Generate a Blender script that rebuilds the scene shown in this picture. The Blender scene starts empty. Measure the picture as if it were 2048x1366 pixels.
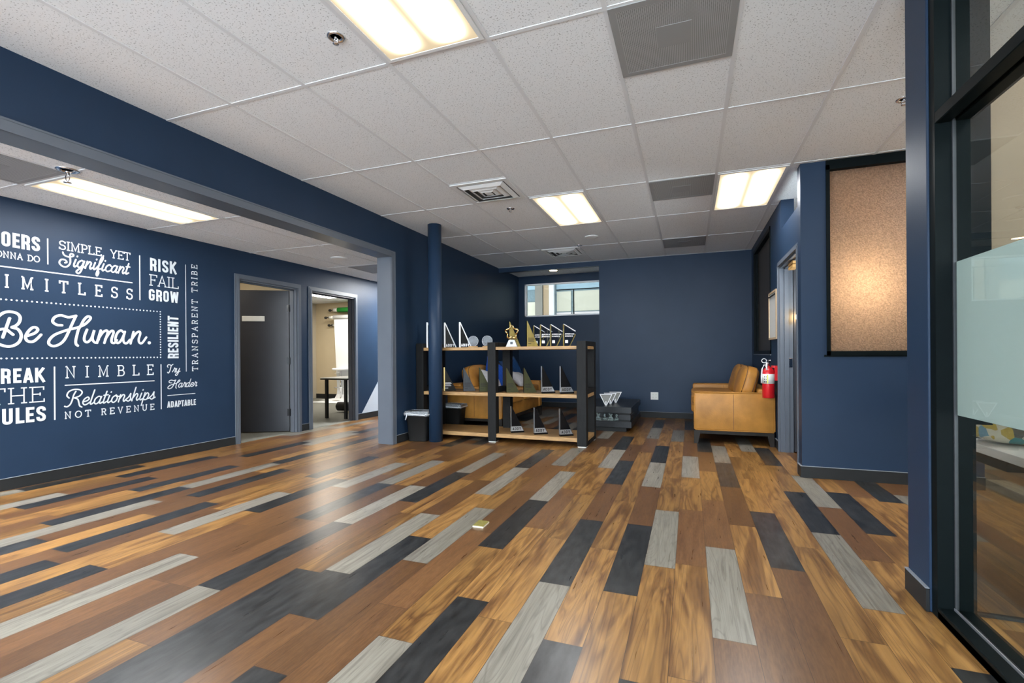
import bpy, bmesh, math, random
from mathutils import Vector, Matrix
random.seed(7)
SC = bpy.context.scene
COL = SC.collection
PI = math.pi

# ---------------------------------------------------------------- camera
H = 1.09            # lens height
F_PX, YAW, ROLL = 946.65, 0.3504, -0.0068
cam_d = bpy.data.cameras.new('camera')
cam = bpy.data.objects.new('camera', cam_d)
COL.objects.link(cam)
cam_d.sensor_fit = 'HORIZONTAL'
cam_d.sensor_width = 36.0
cam_d.lens = 36.0 * F_PX / 2048.0
cam_d.shift_x = (1024.0 - 1033.44) / 2048.0
cam_d.shift_y = (709.2 - 683.0) / 2048.0
cam_d.clip_start = 0.02
_f = Vector((-math.sin(YAW), math.cos(YAW), 0)); _r = Vector((math.cos(YAW), math.sin(YAW), 0)); _u = Vector((0, 0, 1))
_r2 = _r * math.cos(ROLL) + _u * math.sin(ROLL)
_u2 = _u * math.cos(ROLL) - _r * math.sin(ROLL)
cam.matrix_world = Matrix(((_r2.x, _u2.x, -_f.x, 0), (_r2.y, _u2.y, -_f.y, 0), (_r2.z, _u2.z, -_f.z, H), (0, 0, 0, 1)))
SC.camera = cam

# ---------------------------------------------------------------- world + exposure
W = bpy.data.worlds.new('sky'); SC.world = W; W.use_nodes = True
bg = W.node_tree.nodes['Background']
bg.inputs[0].default_value = (0.78, 0.90, 1.0, 1); bg.inputs[1].default_value = 4.3
vs = SC.view_settings
vs.view_transform = 'Standard'; vs.look = 'None'; vs.gamma = 1.0; vs.use_curve_mapping = False
vs.exposure = 1.25
L_TUBE = 20.0       # radiance of the bright bands of a ceiling fixture

# ---------------------------------------------------------------- materials
def mat(name, col, rough=0.5, metal=0.0, spec=0.5, noise=0.0, nscale=8.0, bump=0.0, bscale=60.0, stretch=(1, 1, 1), trans=0.0, ior=1.45, coat=0.0):
    m = bpy.data.materials.new(name); m.use_nodes = True
    nt = m.node_tree; b = nt.nodes['Principled BSDF']
    b.inputs['Base Color'].default_value = (*col, 1); b.inputs['Roughness'].default_value = rough
    b.inputs['Metallic'].default_value = metal; b.inputs['Specular IOR Level'].default_value = spec
    b.inputs['Transmission Weight'].default_value = trans; b.inputs['IOR'].default_value = ior
    b.inputs['Coat Weight'].default_value = coat
    tc = nt.nodes.new('ShaderNodeTexCoord'); mp = nt.nodes.new('ShaderNodeMapping')
    mp.inputs['Scale'].default_value = stretch
    nt.links.new(tc.outputs['Object'], mp.inputs['Vector'])
    if noise > 0:
        n = nt.nodes.new('ShaderNodeTexNoise'); n.inputs['Scale'].default_value = nscale; n.inputs['Detail'].default_value = 6
        nt.links.new(mp.outputs[0], n.inputs['Vector'])
        mr = nt.nodes.new('ShaderNodeMapRange'); mr.inputs['To Min'].default_value = 1 - noise; mr.inputs['To Max'].default_value = 1 + noise
        mr.inputs['From Min'].default_value = .25; mr.inputs['From Max'].default_value = .75
        nt.links.new(n.outputs[0], mr.inputs['Value'])
        mx = nt.nodes.new('ShaderNodeVectorMath'); mx.operation = 'SCALE'; mx.inputs[0].default_value = col
        nt.links.new(mr.outputs[0], mx.inputs['Scale']); nt.links.new(mx.outputs[0], b.inputs['Base Color'])
    if bump > 0:
        n2 = nt.nodes.new('ShaderNodeTexNoise'); n2.inputs['Scale'].default_value = bscale; n2.inputs['Detail'].default_value = 4
        nt.links.new(mp.outputs[0], n2.inputs['Vector'])
        bp = nt.nodes.new('ShaderNodeBump'); bp.inputs['Strength'].default_value = bump; bp.inputs['Distance'].default_value = .01
        nt.links.new(n2.outputs[0], bp.inputs['Height']); nt.links.new(bp.outputs[0], b.inputs['Normal'])
    return m

def emis(name, col, s):
    m = bpy.data.materials.new(name); m.use_nodes = True; nt = m.node_tree
    nt.nodes.remove(nt.nodes['Principled BSDF'])
    e = nt.nodes.new('ShaderNodeEmission'); e.inputs[0].default_value = (*col, 1); e.inputs[1].default_value = s
    nt.links.new(e.outputs[0], nt.nodes['Material Output'].inputs[0])
    return m

M = {}
M['navy'] = mat('navy_paint', (.0150, .0325, .066), .42, spec=.26, noise=.06, nscale=3, bump=.04, bscale=220)
M['trim'] = mat('grey_trim_paint', (.105, .12, .145), .32, spec=.5, noise=.05, nscale=5)
M['door'] = mat('charcoal_door_paint', (.032, .034, .042), .42, noise=.06, nscale=6)
M['rubber'] = mat('dark_rubber_base', (.019, .020, .021), .5, spec=.25, noise=.08, nscale=9)
M['basetrim'] = mat('pale_edge', (.25, .27, .3), .5)
M['cream'] = mat('cream_wall_paint', (.56, .47, .32), .7, noise=.03, nscale=3)
M['carpet'] = mat('grey_carpet', (.2, .2, .175), .95, noise=.35, nscale=160, bump=.4, bscale=300)
M['white'] = mat('white_metal', (.72, .72, .72), .4)
M['grid'] = mat('ceiling_bar', (.66, .67, .69), .45)
M['black'] = mat('black_anodised', (.004, .0065, .0072), .38, spec=.06, noise=.12, nscale=14)
M['blackwood'] = mat('black_stained_timber', (.012, .012, .012), .55, spec=.18, noise=.3, nscale=20, stretch=(6, 6, .6))
M['tableblack'] = mat('black_lacquer', (.012, .013, .015), .32, spec=.3, noise=.25, nscale=18, stretch=(1, .15, 6))
M['pine'] = mat('oiled_shelf_timber', (.40, .235, .095), .42, noise=.35, nscale=7, stretch=(1.2, 12, 12))
M['leather'] = mat('caramel_leather', (.40, .182, .036), .38, spec=.32, noise=.28, nscale=5, bump=.15, bscale=70)
M['piping'] = mat('dark_piping', (.10, .045, .015), .5)
M['sofaleg'] = mat('dark_oak', (.022, .018, .015), .45, spec=.2, noise=.2, nscale=14)
M['white_vinyl'] = mat('white_vinyl', (.60, .65, .70), .55)
M['whitegloss'] = mat('white_gloss', (.82, .83, .86), .25)
M['blackgloss'] = mat('black_acrylic', (.006, .006, .007), .16, spec=.22)
M['gold'] = mat('brushed_gold', (.46, .37, .13), .28, metal=.8, noise=.1, nscale=30)
M['goldpol'] = mat('polished_gold', (.75, .53, .24), .16, metal=1)
M['olive'] = mat('olive_brass', (.060, .060, .028), .36, metal=.3, spec=.25, noise=.1, nscale=30)
M['gunmetal'] = mat('gunmetal_plate', (.055, .058, .064), .36, metal=.3, spec=.25, noise=.1, nscale=30)
M['silver'] = mat('brushed_silver', (.5, .52, .56), .3, metal=.75)
M['chrome'] = mat('chrome', (.72, .72, .74), .12, metal=1)
M['brass_edge'] = mat('pale_brass_edge', (.55, .40, .16), .3, metal=.7)
M['ink'] = mat('black_print', (.01, .01, .01), .6)
M['red'] = mat('red_enamel', (.62, .012, .018), .22, coat=.3)
M['binplastic'] = mat('black_bin_plastic', (.014, .014, .014), .5, spec=.25)
M['bluepillow'] = mat('royal_blue_cotton', (.010, .075, .42), .75, noise=.25, nscale=40)
M['navypillow'] = mat('navy_velvet', (.008, .045, .14), .6, noise=.35, nscale=25)
M['greypillow'] = mat('pale_grey_weave', (.42, .41, .42), .9, noise=.2, nscale=90)
M['ivory'] = mat('ivory_plastic', (.72, .72, .68), .4)
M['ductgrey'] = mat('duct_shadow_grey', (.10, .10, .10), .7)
M['paper'] = mat('white_backdrop_paper', (.78, .80, .82), .75, noise=.02, nscale=2)
M['green'] = mat('green_backdrop', (.02, .30, .04), .6)
M['tanframe'] = mat('blond_wood', (.55, .40, .25), .5, noise=.12, nscale=20, stretch=(3, 3, .5))
M['tan_panel'] = mat('tan_board', (.205, .150, .098), .75, noise=.04, nscale=4)
M['warmwood'] = mat('honey_wood', (.58, .33, .11), .5, noise=.25, nscale=10, stretch=(2, 8, 2))
M['facade1'] = mat('cream_cladding', (.70, .64, .50), .8, noise=.04, nscale=2, stretch=(.3, .3, 8))
M['facade2'] = mat('blue_grey_cladding', (.38, .50, .56), .7, noise=.05, nscale=3)
M['facade3'] = mat('taupe_cladding', (.27, .24, .20), .8, noise=.05, nscale=3)
M['facade4'] = mat('slate_panel', (.20, .26, .28), .8, noise=.2, nscale=20)
M['facade5'] = mat('sand_column', (.44, .31, .19), .8, noise=.06, nscale=3)
M['facade6'] = mat('pink_white_band', (.80, .70, .66), .8)
M['bulb'] = emis('bulb_glow', (1, .60, .20), 26)
M['downlight'] = emis('downlight_glow', (1, .72, .36), 22)
M['samplechip'] = mat('olive_tile', (.23, .20, .055), .3, noise=.25, nscale=60)
M['chipedge'] = mat('ivory_tile_edge', (.75, .70, .52), .6)

def glass(name, col=(1, 1, 1), rough=0.0, tint=0.92):
    m = bpy.data.materials.new(name); m.use_nodes = True; nt = m.node_tree
    nt.nodes.remove(nt.nodes['Principled BSDF'])
    tr = nt.nodes.new('ShaderNodeBsdfTransparent'); tr.inputs[0].default_value = (*[c * tint for c in col], 1)
    gl = nt.nodes.new('ShaderNodeBsdfGlossy'); gl.inputs['Roughness'].default_value = rough
    fr = nt.nodes.new('ShaderNodeFresnel'); fr.inputs[0].default_value = 1.5
    mx = nt.nodes.new('ShaderNodeMixShader')
    ge = nt.nodes.new('ShaderNodeNewGeometry'); inv = nt.nodes.new('ShaderNodeMath'); inv.operation = 'SUBTRACT'; inv.inputs[0].default_value = 1.0; nt.links.new(ge.outputs['Backfacing'], inv.inputs[1])
    mu = nt.nodes.new('ShaderNodeMath'); mu.operation = 'MULTIPLY'; nt.links.new(fr.outputs[0], mu.inputs[0]); nt.links.new(inv.outputs[0], mu.inputs[1])
    nt.links.new(mu.outputs[0], mx.inputs[0]); nt.links.new(tr.outputs[0], mx.inputs[1]); nt.links.new(gl.outputs[0], mx.inputs[2])
    nt.links.new(mx.outputs[0], nt.nodes['Material Output'].inputs[0])
    return m
M['glass'] = glass('clear_glazing', (.97, 1, .985))
M['solarglass'] = glass('solar_tinted_glazing', (.97, 1, 1), tint=.74)  # tint added to dim the bright view through the alcove window
M['tintglass'] = glass('smoked_glazing', (.80, .78, .75), tint=1.0)
M['acrylic'] = glass('clear_acrylic', (.86, .93, 1), .04, .80)
M['greenglass'] = mat('green_edge_glass', (.86, 1, .965), .05, trans=.9, ior=1.5)

def translucent(name, col, diff, bump=0.0, bscale=120, gloss=.12, rough=.3):
    m = bpy.data.materials.new(name); m.use_nodes = True; nt = m.node_tree
    nt.nodes.remove(nt.nodes['Principled BSDF'])
    t = nt.nodes.new('ShaderNodeBsdfTranslucent'); t.inputs[0].default_value = (*col, 1)
    d = nt.nodes.new('ShaderNodeBsdfDiffuse'); d.inputs[0].default_value = (*diff, 1)
    g = nt.nodes.new('ShaderNodeBsdfGlossy'); g.inputs['Roughness'].default_value = rough
    a = nt.nodes.new('ShaderNodeAddShader'); mx = nt.nodes.new('ShaderNodeMixShader'); mx.inputs[0].default_value = gloss
    nt.links.new(t.outputs[0], a.inputs[0]); nt.links.new(d.outputs[0], a.inputs[1])
    nt.links.new(a.outputs[0], mx.inputs[1]); nt.links.new(g.outputs[0], mx.inputs[2])
    nt.links.new(mx.outputs[0], nt.nodes['Material Output'].inputs[0])
    if bump:
        tc = nt.nodes.new('ShaderNodeTexCoord')
        n = nt.nodes.new('ShaderNodeTexNoise'); n.inputs['Scale'].default_value = bscale; n.inputs['Detail'].default_value = 3
        nt.links.new(tc.outputs['Object'], n.inputs['Vector'])
        bp = nt.nodes.new('ShaderNodeBump'); bp.inputs['Strength'].default_value = bump; bp.inputs['Distance'].default_value = .02
        nt.links.new(n.outputs[0], bp.inputs['Height'])
        for s in (t, d, g): nt.links.new(bp.outputs[0], s.inputs['Normal'])
        mr = nt.nodes.new('ShaderNodeMapRange'); mr.inputs['From Min'].default_value = .3; mr.inputs['From Max'].default_value = .7; mr.inputs['To Min'].default_value = .68; mr.inputs['To Max'].default_value = 1.28
        nt.links.new(n.outputs[0], mr.inputs[0]); sc = nt.nodes.new('ShaderNodeVectorMath'); sc.operation = 'SCALE'; sc.inputs[0].default_value = col
        nt.links.new(mr.outputs[0], sc.inputs['Scale']); nt.links.new(sc.outputs[0], t.inputs[0])
    return m
M['film'] = translucent('frosted_film', (.36, .40, .40), (.33, .37, .37), gloss=.05, rough=.4)
M['bronzefrost'] = translucent('bronze_pebbled_glass', (.46, .325, .22), (.05, .042, .034), bump=.6, bscale=105, gloss=.022, rough=.35)
M['darkfrost'] = translucent('smoky_frosted_glass', (.16, .14, .12), (.035, .032, .03), gloss=.2, rough=.28)
def film_mat(name, col, a):
    m = bpy.data.materials.new(name); m.use_nodes = True; nt = m.node_tree; p = nt.nodes['Principled BSDF']
    p.inputs['Base Color'].default_value = (*col, 1); p.inputs['Roughness'].default_value = .3
    n = nt.nodes.new('ShaderNodeTexNoise'); n.inputs['Scale'].default_value = 26; n.inputs['Detail'].default_value = 3; n.inputs['Distortion'].default_value = 2
    r = nt.nodes.new('ShaderNodeMapRange'); r.inputs['From Min'].default_value = .35; r.inputs['From Max'].default_value = .7; r.inputs['To Min'].default_value = a * .35; r.inputs['To Max'].default_value = min(1, a * 1.6)
    nt.links.new(n.outputs[0], r.inputs[0]); nt.links.new(r.outputs[0], p.inputs['Alpha'])
    return m
M['discfilm'] = film_mat('clear_disc', (.46, .50, .55), .30)
M['pewter'] = mat('pewter_face', (.20, .195, .18), .45, metal=.3)
M['bag'] = film_mat('clear_bin_liner', (.62, .66, .70), .42)

def ceil_mat(name):
    m = mat(name, (.60, .60, .60), .9)
    nt = m.node_tree; b = nt.nodes['Principled BSDF']
    tc = nt.nodes.new('ShaderNodeTexCoord')
    n = nt.nodes.new('ShaderNodeTexNoise'); n.inputs['Scale'].default_value = 120; n.inputs['Detail'].default_value = 1.5
    nt.links.new(tc.outputs['Object'], n.inputs['Vector'])
    cr = nt.nodes.new('ShaderNodeValToRGB'); e = cr.color_ramp.elements
    e[0].position = .33; e[0].color = (.40, .41, .42, 1); e[1].position = .385; e[1].color = (.765, .78, .80, 1)
    nt.links.new(n.outputs[0], cr.inputs[0]); nt.links.new(cr.outputs[0], b.inputs['Base Color'])
    return m
M['tile'] = ceil_mat('fissured_ceiling_tile')

def grille_mat():
    m = mat('perforated_grey_metal', (.16, .16, .16), .5)
    nt = m.node_tree; b = nt.nodes['Principled BSDF']
    tc = nt.nodes.new('ShaderNodeTexCoord'); v = nt.nodes.new('ShaderNodeTexVoronoi'); v.inputs['Scale'].default_value = 110; v.inputs['Randomness'].default_value = 0
    nt.links.new(tc.outputs['Object'], v.inputs['Vector'])
    cr = nt.nodes.new('ShaderNodeValToRGB'); e = cr.color_ramp.elements
    e[0].position = .30; e[0].color = (.07, .07, .07, 1); e[1].position = .42; e[1].color = (.36, .36, .36, 1)
    nt.links.new(v.outputs['Distance'], cr.inputs[0]); nt.links.new(cr.outputs[0], b.inputs['Base Color'])
    return m
M['grille'] = grille_mat()
M['grille_mid'] = mat('grey_metal_plate', (.27, .27, .27), .5)

def brick_mat():
    m = mat('brick_wall', (.4, .2, .1), .85)
    nt = m.node_tree; b = nt.nodes['Principled BSDF']
    tc = nt.nodes.new('ShaderNodeTexCoord'); mp = nt.nodes.new('ShaderNodeMapping'); mp.inputs['Rotation'].default_value = (PI / 2, 0, PI / 2)
    br = nt.nodes.new('ShaderNodeTexBrick'); br.inputs['Scale'].default_value = 5
    br.inputs['Color1'].default_value = (.46, .26, .12, 1); br.inputs['Color2'].default_value = (.30, .14, .07, 1); br.inputs['Mortar'].default_value = (.5, .45, .35, 1)
    nt.links.new(tc.outputs['Object'], mp.inputs[0]); nt.links.new(mp.outputs[0], br.inputs['Vector']); nt.links.new(br.outputs['Color'], b.inputs['Base Color'])
    return m
M['brick'] = brick_mat()

def pattern_mat():
    m = mat('patterned_fabric', (.6, .6, .55), .8)
    nt = m.node_tree; b = nt.nodes['Principled BSDF']
    tc = nt.nodes.new('ShaderNodeTexCoord'); v = nt.nodes.new('ShaderNodeTexVoronoi'); v.inputs['Scale'].default_value = 22
    nt.links.new(tc.outputs['Object'], v.inputs['Vector'])
    sp = nt.nodes.new('ShaderNodeSeparateColor'); nt.links.new(v.outputs['Color'], sp.inputs[0])
    cr = nt.nodes.new('ShaderNodeValToRGB'); cr.color_ramp.interpolation = 'CONSTANT'
    for i, (p, c) in enumerate([(0, (.62, .60, .52)), (.3, (.12, .30, .45)), (.45, (.60, .58, .5)), (.6, (.45, .34, .05)), (.72, (.03, .22, .26)), (.82, (.66, .65, .6)), (.92, (.06, .07, .07))]):
        el = cr.color_ramp.elements[i] if i < 2 else cr.color_ramp.elements.new(p)
        el.position = p; el.color = (*c, 1)
    nt.links.new(sp.outputs[0], cr.inputs[0]); nt.links.new(cr.outputs[0], b.inputs['Base Color'])
    return m
M['pattern'] = pattern_mat()

def panel_mat(name, cx, cy, w, l, s=1.0):
    """prismatic lens of a two-tube troffer: bright over each tube, cream between and at the rim"""
    m = bpy.data.materials.new(name); m.use_nodes = True; nt = m.node_tree
    nt.nodes.remove(nt.nodes['Principled BSDF'])
    tc = nt.nodes.new('ShaderNodeTexCoord'); sp = nt.nodes.new('ShaderNodeSeparateXYZ'); nt.links.new(tc.outputs['Object'], sp.inputs[0])
    def math_(op, a, b=None):
        n = nt.nodes.new('ShaderNodeMath'); n.operation = op
        for i, v in enumerate((a, b)):
            if v is None: continue
            if isinstance(v, (int, float)): n.inputs[i].default_value = v
            else: nt.links.new(v, n.inputs[i])
        return n.outputs[0]
    ax = math_('ABSOLUTE', math_('SUBTRACT', sp.outputs[0], cx))
    dt = math_('DIVIDE', math_('SUBTRACT', ax, w * .245), w * .105)
    g = math_('POWER', 2.718, math_('MULTIPLY', math_('MULTIPLY', dt, dt), -1.0))
    ay = math_('ABSOLUTE', math_('SUBTRACT', sp.outputs[1], cy))
    mr = nt.nodes.new('ShaderNodeMapRange'); nt.links.new(ay, mr.inputs[0])
    mr.inputs['From Min'].default_value = l * .5; mr.inputs['From Max'].default_value = l * .5 - .17; mr.interpolation_type = 'SMOOTHSTEP'
    st = math_('ADD', math_('MULTIPLY', math_('MULTIPLY', g, mr.outputs[0]), L_TUBE * s), .34)
    e = nt.nodes.new('ShaderNodeEmission'); nt.links.new(st, e.inputs[1])
    mc = nt.nodes.new('ShaderNodeMix'); mc.data_type = 'RGBA'; mc.inputs[6].default_value = (1, .80, .52, 1); mc.inputs[7].default_value = (.95, .975, 1.0, 1)
    nt.links.new(math_('MINIMUM', math_('MULTIPLY', math_('MULTIPLY', g, mr.outputs[0]), 3.0), 1.0), mc.inputs[0]); nt.links.new(mc.outputs[2], e.inputs[0])
    nt.links.new(e.outputs[0], nt.nodes['Material Output'].inputs[0])
    return m

# ---------------------------------------------------------------- mesh helpers
class MB:
    def __init__(self): self.bm = bmesh.new()
    def box(self, x0, x1, y0, y1, z0, z1, bev=0.0, seg=2):
        b = bmesh.new(); bmesh.ops.create_cube(b, size=1)
        for v in b.verts: v.co = Vector(((x0 + x1) / 2 + v.co.x * (x1 - x0), (y0 + y1) / 2 + v.co.y * (y1 - y0), (z0 + z1) / 2 + v.co.z * (z1 - z0)))
        if bev > 0: bmesh.ops.bevel(b, geom=list(b.edges), offset=bev, segments=seg, profile=.5, affect='EDGES')
        return self.add(b)
    def add(self, b, mtx=None):
        if mtx is not None: bmesh.ops.transform(b, matrix=mtx, verts=b.verts)
        me = bpy.data.meshes.new('t'); b.to_mesh(me); b.free(); self.bm.from_mesh(me); bpy.data.meshes.remove(me); return self
    def prism(self, pts, y0, y1, axis='y'):
        """polygon in (a,b) extruded along axis; axis y: (x,z); axis x: (y,z); axis z: (x,y)"""
        b = bmesh.new()
        def P(p, t): return {'y': (p[0], t, p[1]), 'x': (t, p[0], p[1]), 'z': (p[0], p[1], t)}[axis]
        lo = [b.verts.new(P(p, y0)) for p in pts]; hi = [b.verts.new(P(p, y1)) for p in pts]
        b.faces.new(lo); b.faces.new(hi[::-1]); n = len(pts)
        for i in range(n): b.faces.new((lo[i], hi[i], hi[(i + 1) % n], lo[(i + 1) % n]))
        bmesh.ops.recalc_face_normals(b, faces=b.faces); return self.add(b)
    def lathe(self, prof, cx=0, cy=0, n=32, axis='z', c0=0):
        b = bmesh.new(); rings = []
        for r, z in prof:
            ring = []
            for i in range(n):
                a = 2 * PI * i / n; p = (r * math.cos(a), r * math.sin(a))
                if axis == 'z': co = (cx + p[0], cy + p[1], z)
                elif axis == 'y': co = (cx + p[0], z, cy + p[1])
                else: co = (z, cx + p[0], cy + p[1])
                ring.append(b.verts.new(co))
            rings.append(ring)
        for a, c in zip(rings, rings[1:]):
            for i in range(n): b.faces.new((a[i], a[(i + 1) % n], c[(i + 1) % n], c[i]))
        if prof[0][0] > 1e-6: b.faces.new(rings[0][::-1])
        if prof[-1][0] > 1e-6: b.faces.new(rings[-1])
        bmesh.ops.remove_doubles(b, verts=b.verts, dist=1e-6)
        bmesh.ops.recalc_face_normals(b, faces=b.faces); return self.add(b)
    def loft(self, rings, cap=True):
        b = bmesh.new(); R = [[b.verts.new(p) for p in r] for r in rings]; n = len(R[0])
        for a, c in zip(R, R[1:]):
            for i in range(n): b.faces.new((a[i], a[(i + 1) % n], c[(i + 1) % n], c[i]))
        if cap: b.faces.new(R[0][::-1]); b.faces.new(R[-1])
        bmesh.ops.recalc_face_normals(b, faces=b.faces); return self.add(b)
    def tube(self, pts, r, n=10, closed=False):
        pts = [Vector(p) for p in pts]; rings = []; m = len(pts)
        for i, p in enumerate(pts):
            a = pts[(i - 1) % m] if (i > 0 or closed) else p; c = pts[(i + 1) % m] if (i < m - 1 or closed) else p
            d = (c - a).normalized(); up = Vector((0, 0, 1)) if abs(d.z) < .95 else Vector((1, 0, 0))
            s = d.cross(up).normalized(); t = s.cross(d)
            rings.append([p + s * r * math.cos(2 * PI * k / n) + t * r * math.sin(2 * PI * k / n) for k in range(n)])
        if closed: rings.append(rings[0])
        return self.loft(rings, not closed)
    def superel(self, c, s, p=5.0, sub=10):
        b = bmesh.new(); bmesh.ops.create_cube(b, size=2); bmesh.ops.subdivide_edges(b, edges=b.edges, cuts=sub, use_grid_fill=True)
        for v in b.verts:
            x, y, z = v.co; q = (abs(x) ** p + abs(y) ** p + abs(z) ** p) ** (1 / p)
            v.co = Vector((c[0] + x / q * s[0], c[1] + y / q * s[1], c[2] + z / q * s[2]))
        return self.add(b)
    def xform(self, mtx): bmesh.ops.transform(self.bm, matrix=mtx, verts=self.bm.verts); return self
    def build(self, name, m, parent=None, smooth=False, mtx=None):
        me = bpy.data.meshes.new(name)
        self.bm.to_mesh(me); self.bm.free()
        o = bpy.data.objects.new(name, me); COL.objects.link(o); me.materials.append(m)
        if smooth:
            for p in me.polygons: p.use_smooth = True
        if parent is not None: o.parent = parent
        if mtx is not None: o.matrix_local = mtx
        return o

def tag(o, label=None, cat=None, group=None, kind=None):
    if label: o['label'] = label
    if cat: o['category'] = cat
    if group: o['group'] = group
    if kind: o['kind'] = kind
    return o
def thing(name, label, cat, loc=(0, 0, 0), rz=0.0, group=None):
    o = bpy.data.objects.new(name, None); COL.objects.link(o); o.location = loc; o.rotation_euler = (0, 0, rz); o.empty_display_size = .05
    return tag(o, label, cat, group)
def struct(name, mb, m, parent=None, label=None, cat=None, smooth=False):
    o = mb.build(name, m, parent, smooth)
    if parent is None: tag(o, label, cat, kind='structure')
    return o
def copy_thing(src, loc, rz=None, label=None, group=None):
    c = src.copy(); COL.objects.link(c); c.location = loc
    if rz is not None: c.rotation_euler = (0, 0, rz)
    if label: c['label'] = label
    if group: c['group'] = group
    for ch in list(src.children):
        d = ch.copy(); COL.objects.link(d); d.parent = c
        for g in list(ch.children):
            e = g.copy(); COL.objects.link(e); e.parent = d
    return c

# ================================================================ SETTING
HC, HL = 2.743, 2.42          # main and side-room ceiling heights
XF, XM0, XM = -5.295, -3.62, -3.42   # far-left wall face, dividing wall faces
XR, YB, YA = .935, 8.38, 9.50      # right wall face, back wall face, alcove back face
YS = -3.0                     # where the modelled part of the building stops behind the camera

# ---- plank floor: one mesh, one quad per plank; each plank carries its own tone and a random number
FLOOR = {-35: (.431, "1G2B"), -33: (.057, "3B"), -32: (.486, "1G"), -31: (.151, "2B4B"), -29: (.721, "2B"), -27: (.017, "2B3G4B"), -26: (.606, "1G"), -25: (.771, "0B2B"), -23: (.706, "1B"), -22: (.607, "0B3B"), -21: (.171, "2G"), -20: (.651, "0B2B"), -19: (.437, "3G"), -18: (.91, "0G"), -17: (.651, "2B3G"), -15: (.681, "0G1B2G"), -14: (.287, "3B4G"), -13: (.066, "1B"), -12: (.101, "1B2G"), -11: (.636, "1B3G4B"), -10: (.331, "0B2G"), -9: (.832, "4G"), -8: (.63, "0G2B3G6G"), -7: (.086, "1B"), -6: (.882, "4G5B"), -5: (.341, "1G2B4B"), -4: (.82, "0B6G7B"), -3: (.352, "2B4G5B"), -2: (.694, "0B2G6G"), -1: (.762, "4G7B"), 0: (.131, "2G6B"), 1: (.548, "4B5G"), 2: (.871, "2B"), 3: (.294, "6G"), 4: (.568, "2G3B5B"), 5: (.216, "1B4G"), 6: (.647, "3B"), 8: (.492, "4B"), 9: (.717, "3G")}
def build_floor():
    PW, PL, X0 = .1524, .9144, .076
    me = bpy.data.meshes.new('floor'); vs_, fs, tone, rnd, uv = [], [], [], [], []
    rg = random.Random(11)
    for r in range(-36, 22):
        x0 = X0 + r * PW; x1 = x0 + PW
        x0c, x1c = max(x0, XF - .01), min(x1, 3.3)
        if x1c <= x0c: continue
        ph, s = FLOOR.get(r, (rg.random() * PL, ''))
        cells = {int(s[i]): s[i + 1] for i in range(0, len(s), 2)}
        k = int((YS - ph) // PL)
        while ph + k * PL < 9.6:
            y0, y1 = ph + k * PL, ph + (k + 1) * PL
            y0c, y1c = max(y0, YS), min(y1, 9.56)
            if y1c > y0c:
                c = cells.get(k)
                t = {'B': 3, 'G': 2}.get(c, 0 if rg.random() < .45 else 1)
                hidden = (k < 0) or r > 10 or (y0 > 6.0 and x1 < -1.4) or (y0 > 4.4 and r < -14) or (r < -27 and y0 > 5)
                if c is None and hidden:
                    q = rg.random(); t = 3 if q < .16 else (2 if q < .32 else t)
                n = len(vs_); vs_ += [(x0c, y0c, 0), (x1c, y0c, 0), (x1c, y1c, 0), (x0c, y1c, 0)]
                fs.append((n, n + 1, n + 2, n + 3)); tone.append(t / 3.0); rnd.append(rg.random())
                uv += [((a - x0) / PW, (b - y0) / PL) for a, b in ((x0c, y0c), (x1c, y0c), (x1c, y1c), (x0c, y1c))]
            k += 1
    # floor slab thickness
    n = len(vs_)
    vs_ += [(XF - .01, YS, -.06), (3.3, YS, -.06), (3.3, 9.56, -.06), (XF - .01, 9.56, -.06)]
    fs.append((n + 3, n + 2, n + 1, n)); tone.append(1); rnd.append(0); uv += [(0.5, 0.5)] * 4
    me.from_pydata(vs_, [], fs)
    a = me.attributes.new('tone', 'FLOAT', 'FACE'); a.data.foreach_set('value', tone)
    b = me.attributes.new('rnd', 'FLOAT', 'FACE'); b.data.foreach_set('value', rnd)
    u = me.uv_layers.new(name='plank')
    for i, c in enumerate(uv): u.data[i].uv = c
    o = bpy.data.objects.new('floor', me); COL.objects.link(o)
    tag(o, kind='structure', label='mixed brown, grey and black wood plank floor', cat='floor')
    m = bpy.data.materials.new('mixed_planks'); m.use_nodes = True; nt = m.node_tree; P = nt.nodes['Principled BSDF']
    L = nt.links.new
    def N(t): return nt.nodes.new(t)
    at = N('ShaderNodeAttribute'); at.attribute_name = 'tone'
    ar = N('ShaderNodeAttribute'); ar.attribute_name = 'rnd'
    tc = N('ShaderNodeTexCoord')
    off = N('ShaderNodeVectorMath'); off.operation = 'SCALE'; off.inputs[0].default_value = (37.0, 91.0, 13.0); L(ar.outputs['Fac'], off.inputs['Scale'])
    ad = N('ShaderNodeVectorMath'); ad.operation = 'ADD'; L(tc.outputs['Object'], ad.inputs[0]); L(off.outputs[0], ad.inputs[1])
    def noise(scale, st, detail, dist=0.0):
        mp = N('ShaderNodeMapping'); mp.inputs['Scale'].default_value = st; L(ad.outputs[0], mp.inputs[0])
        n = N('ShaderNodeTexNoise'); n.inputs['Scale'].default_value = scale; n.inputs['Detail'].default_value = detail; n.inputs['Distortion'].default_value = dist
        L(mp.outputs[0], n.inputs['Vector']); return n.outputs[0]
    def ramp(fac, stops):
        cr = N('ShaderNodeValToRGB')
        for i, (p, c) in enumerate(stops):
            e = cr.color_ramp.elements[i] if i < 2 else cr.color_ramp.elements.new(p)
            e.position = p; e.color = (*c, 1)
        L(fac, cr.inputs[0]); return cr.outputs[0]
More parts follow.
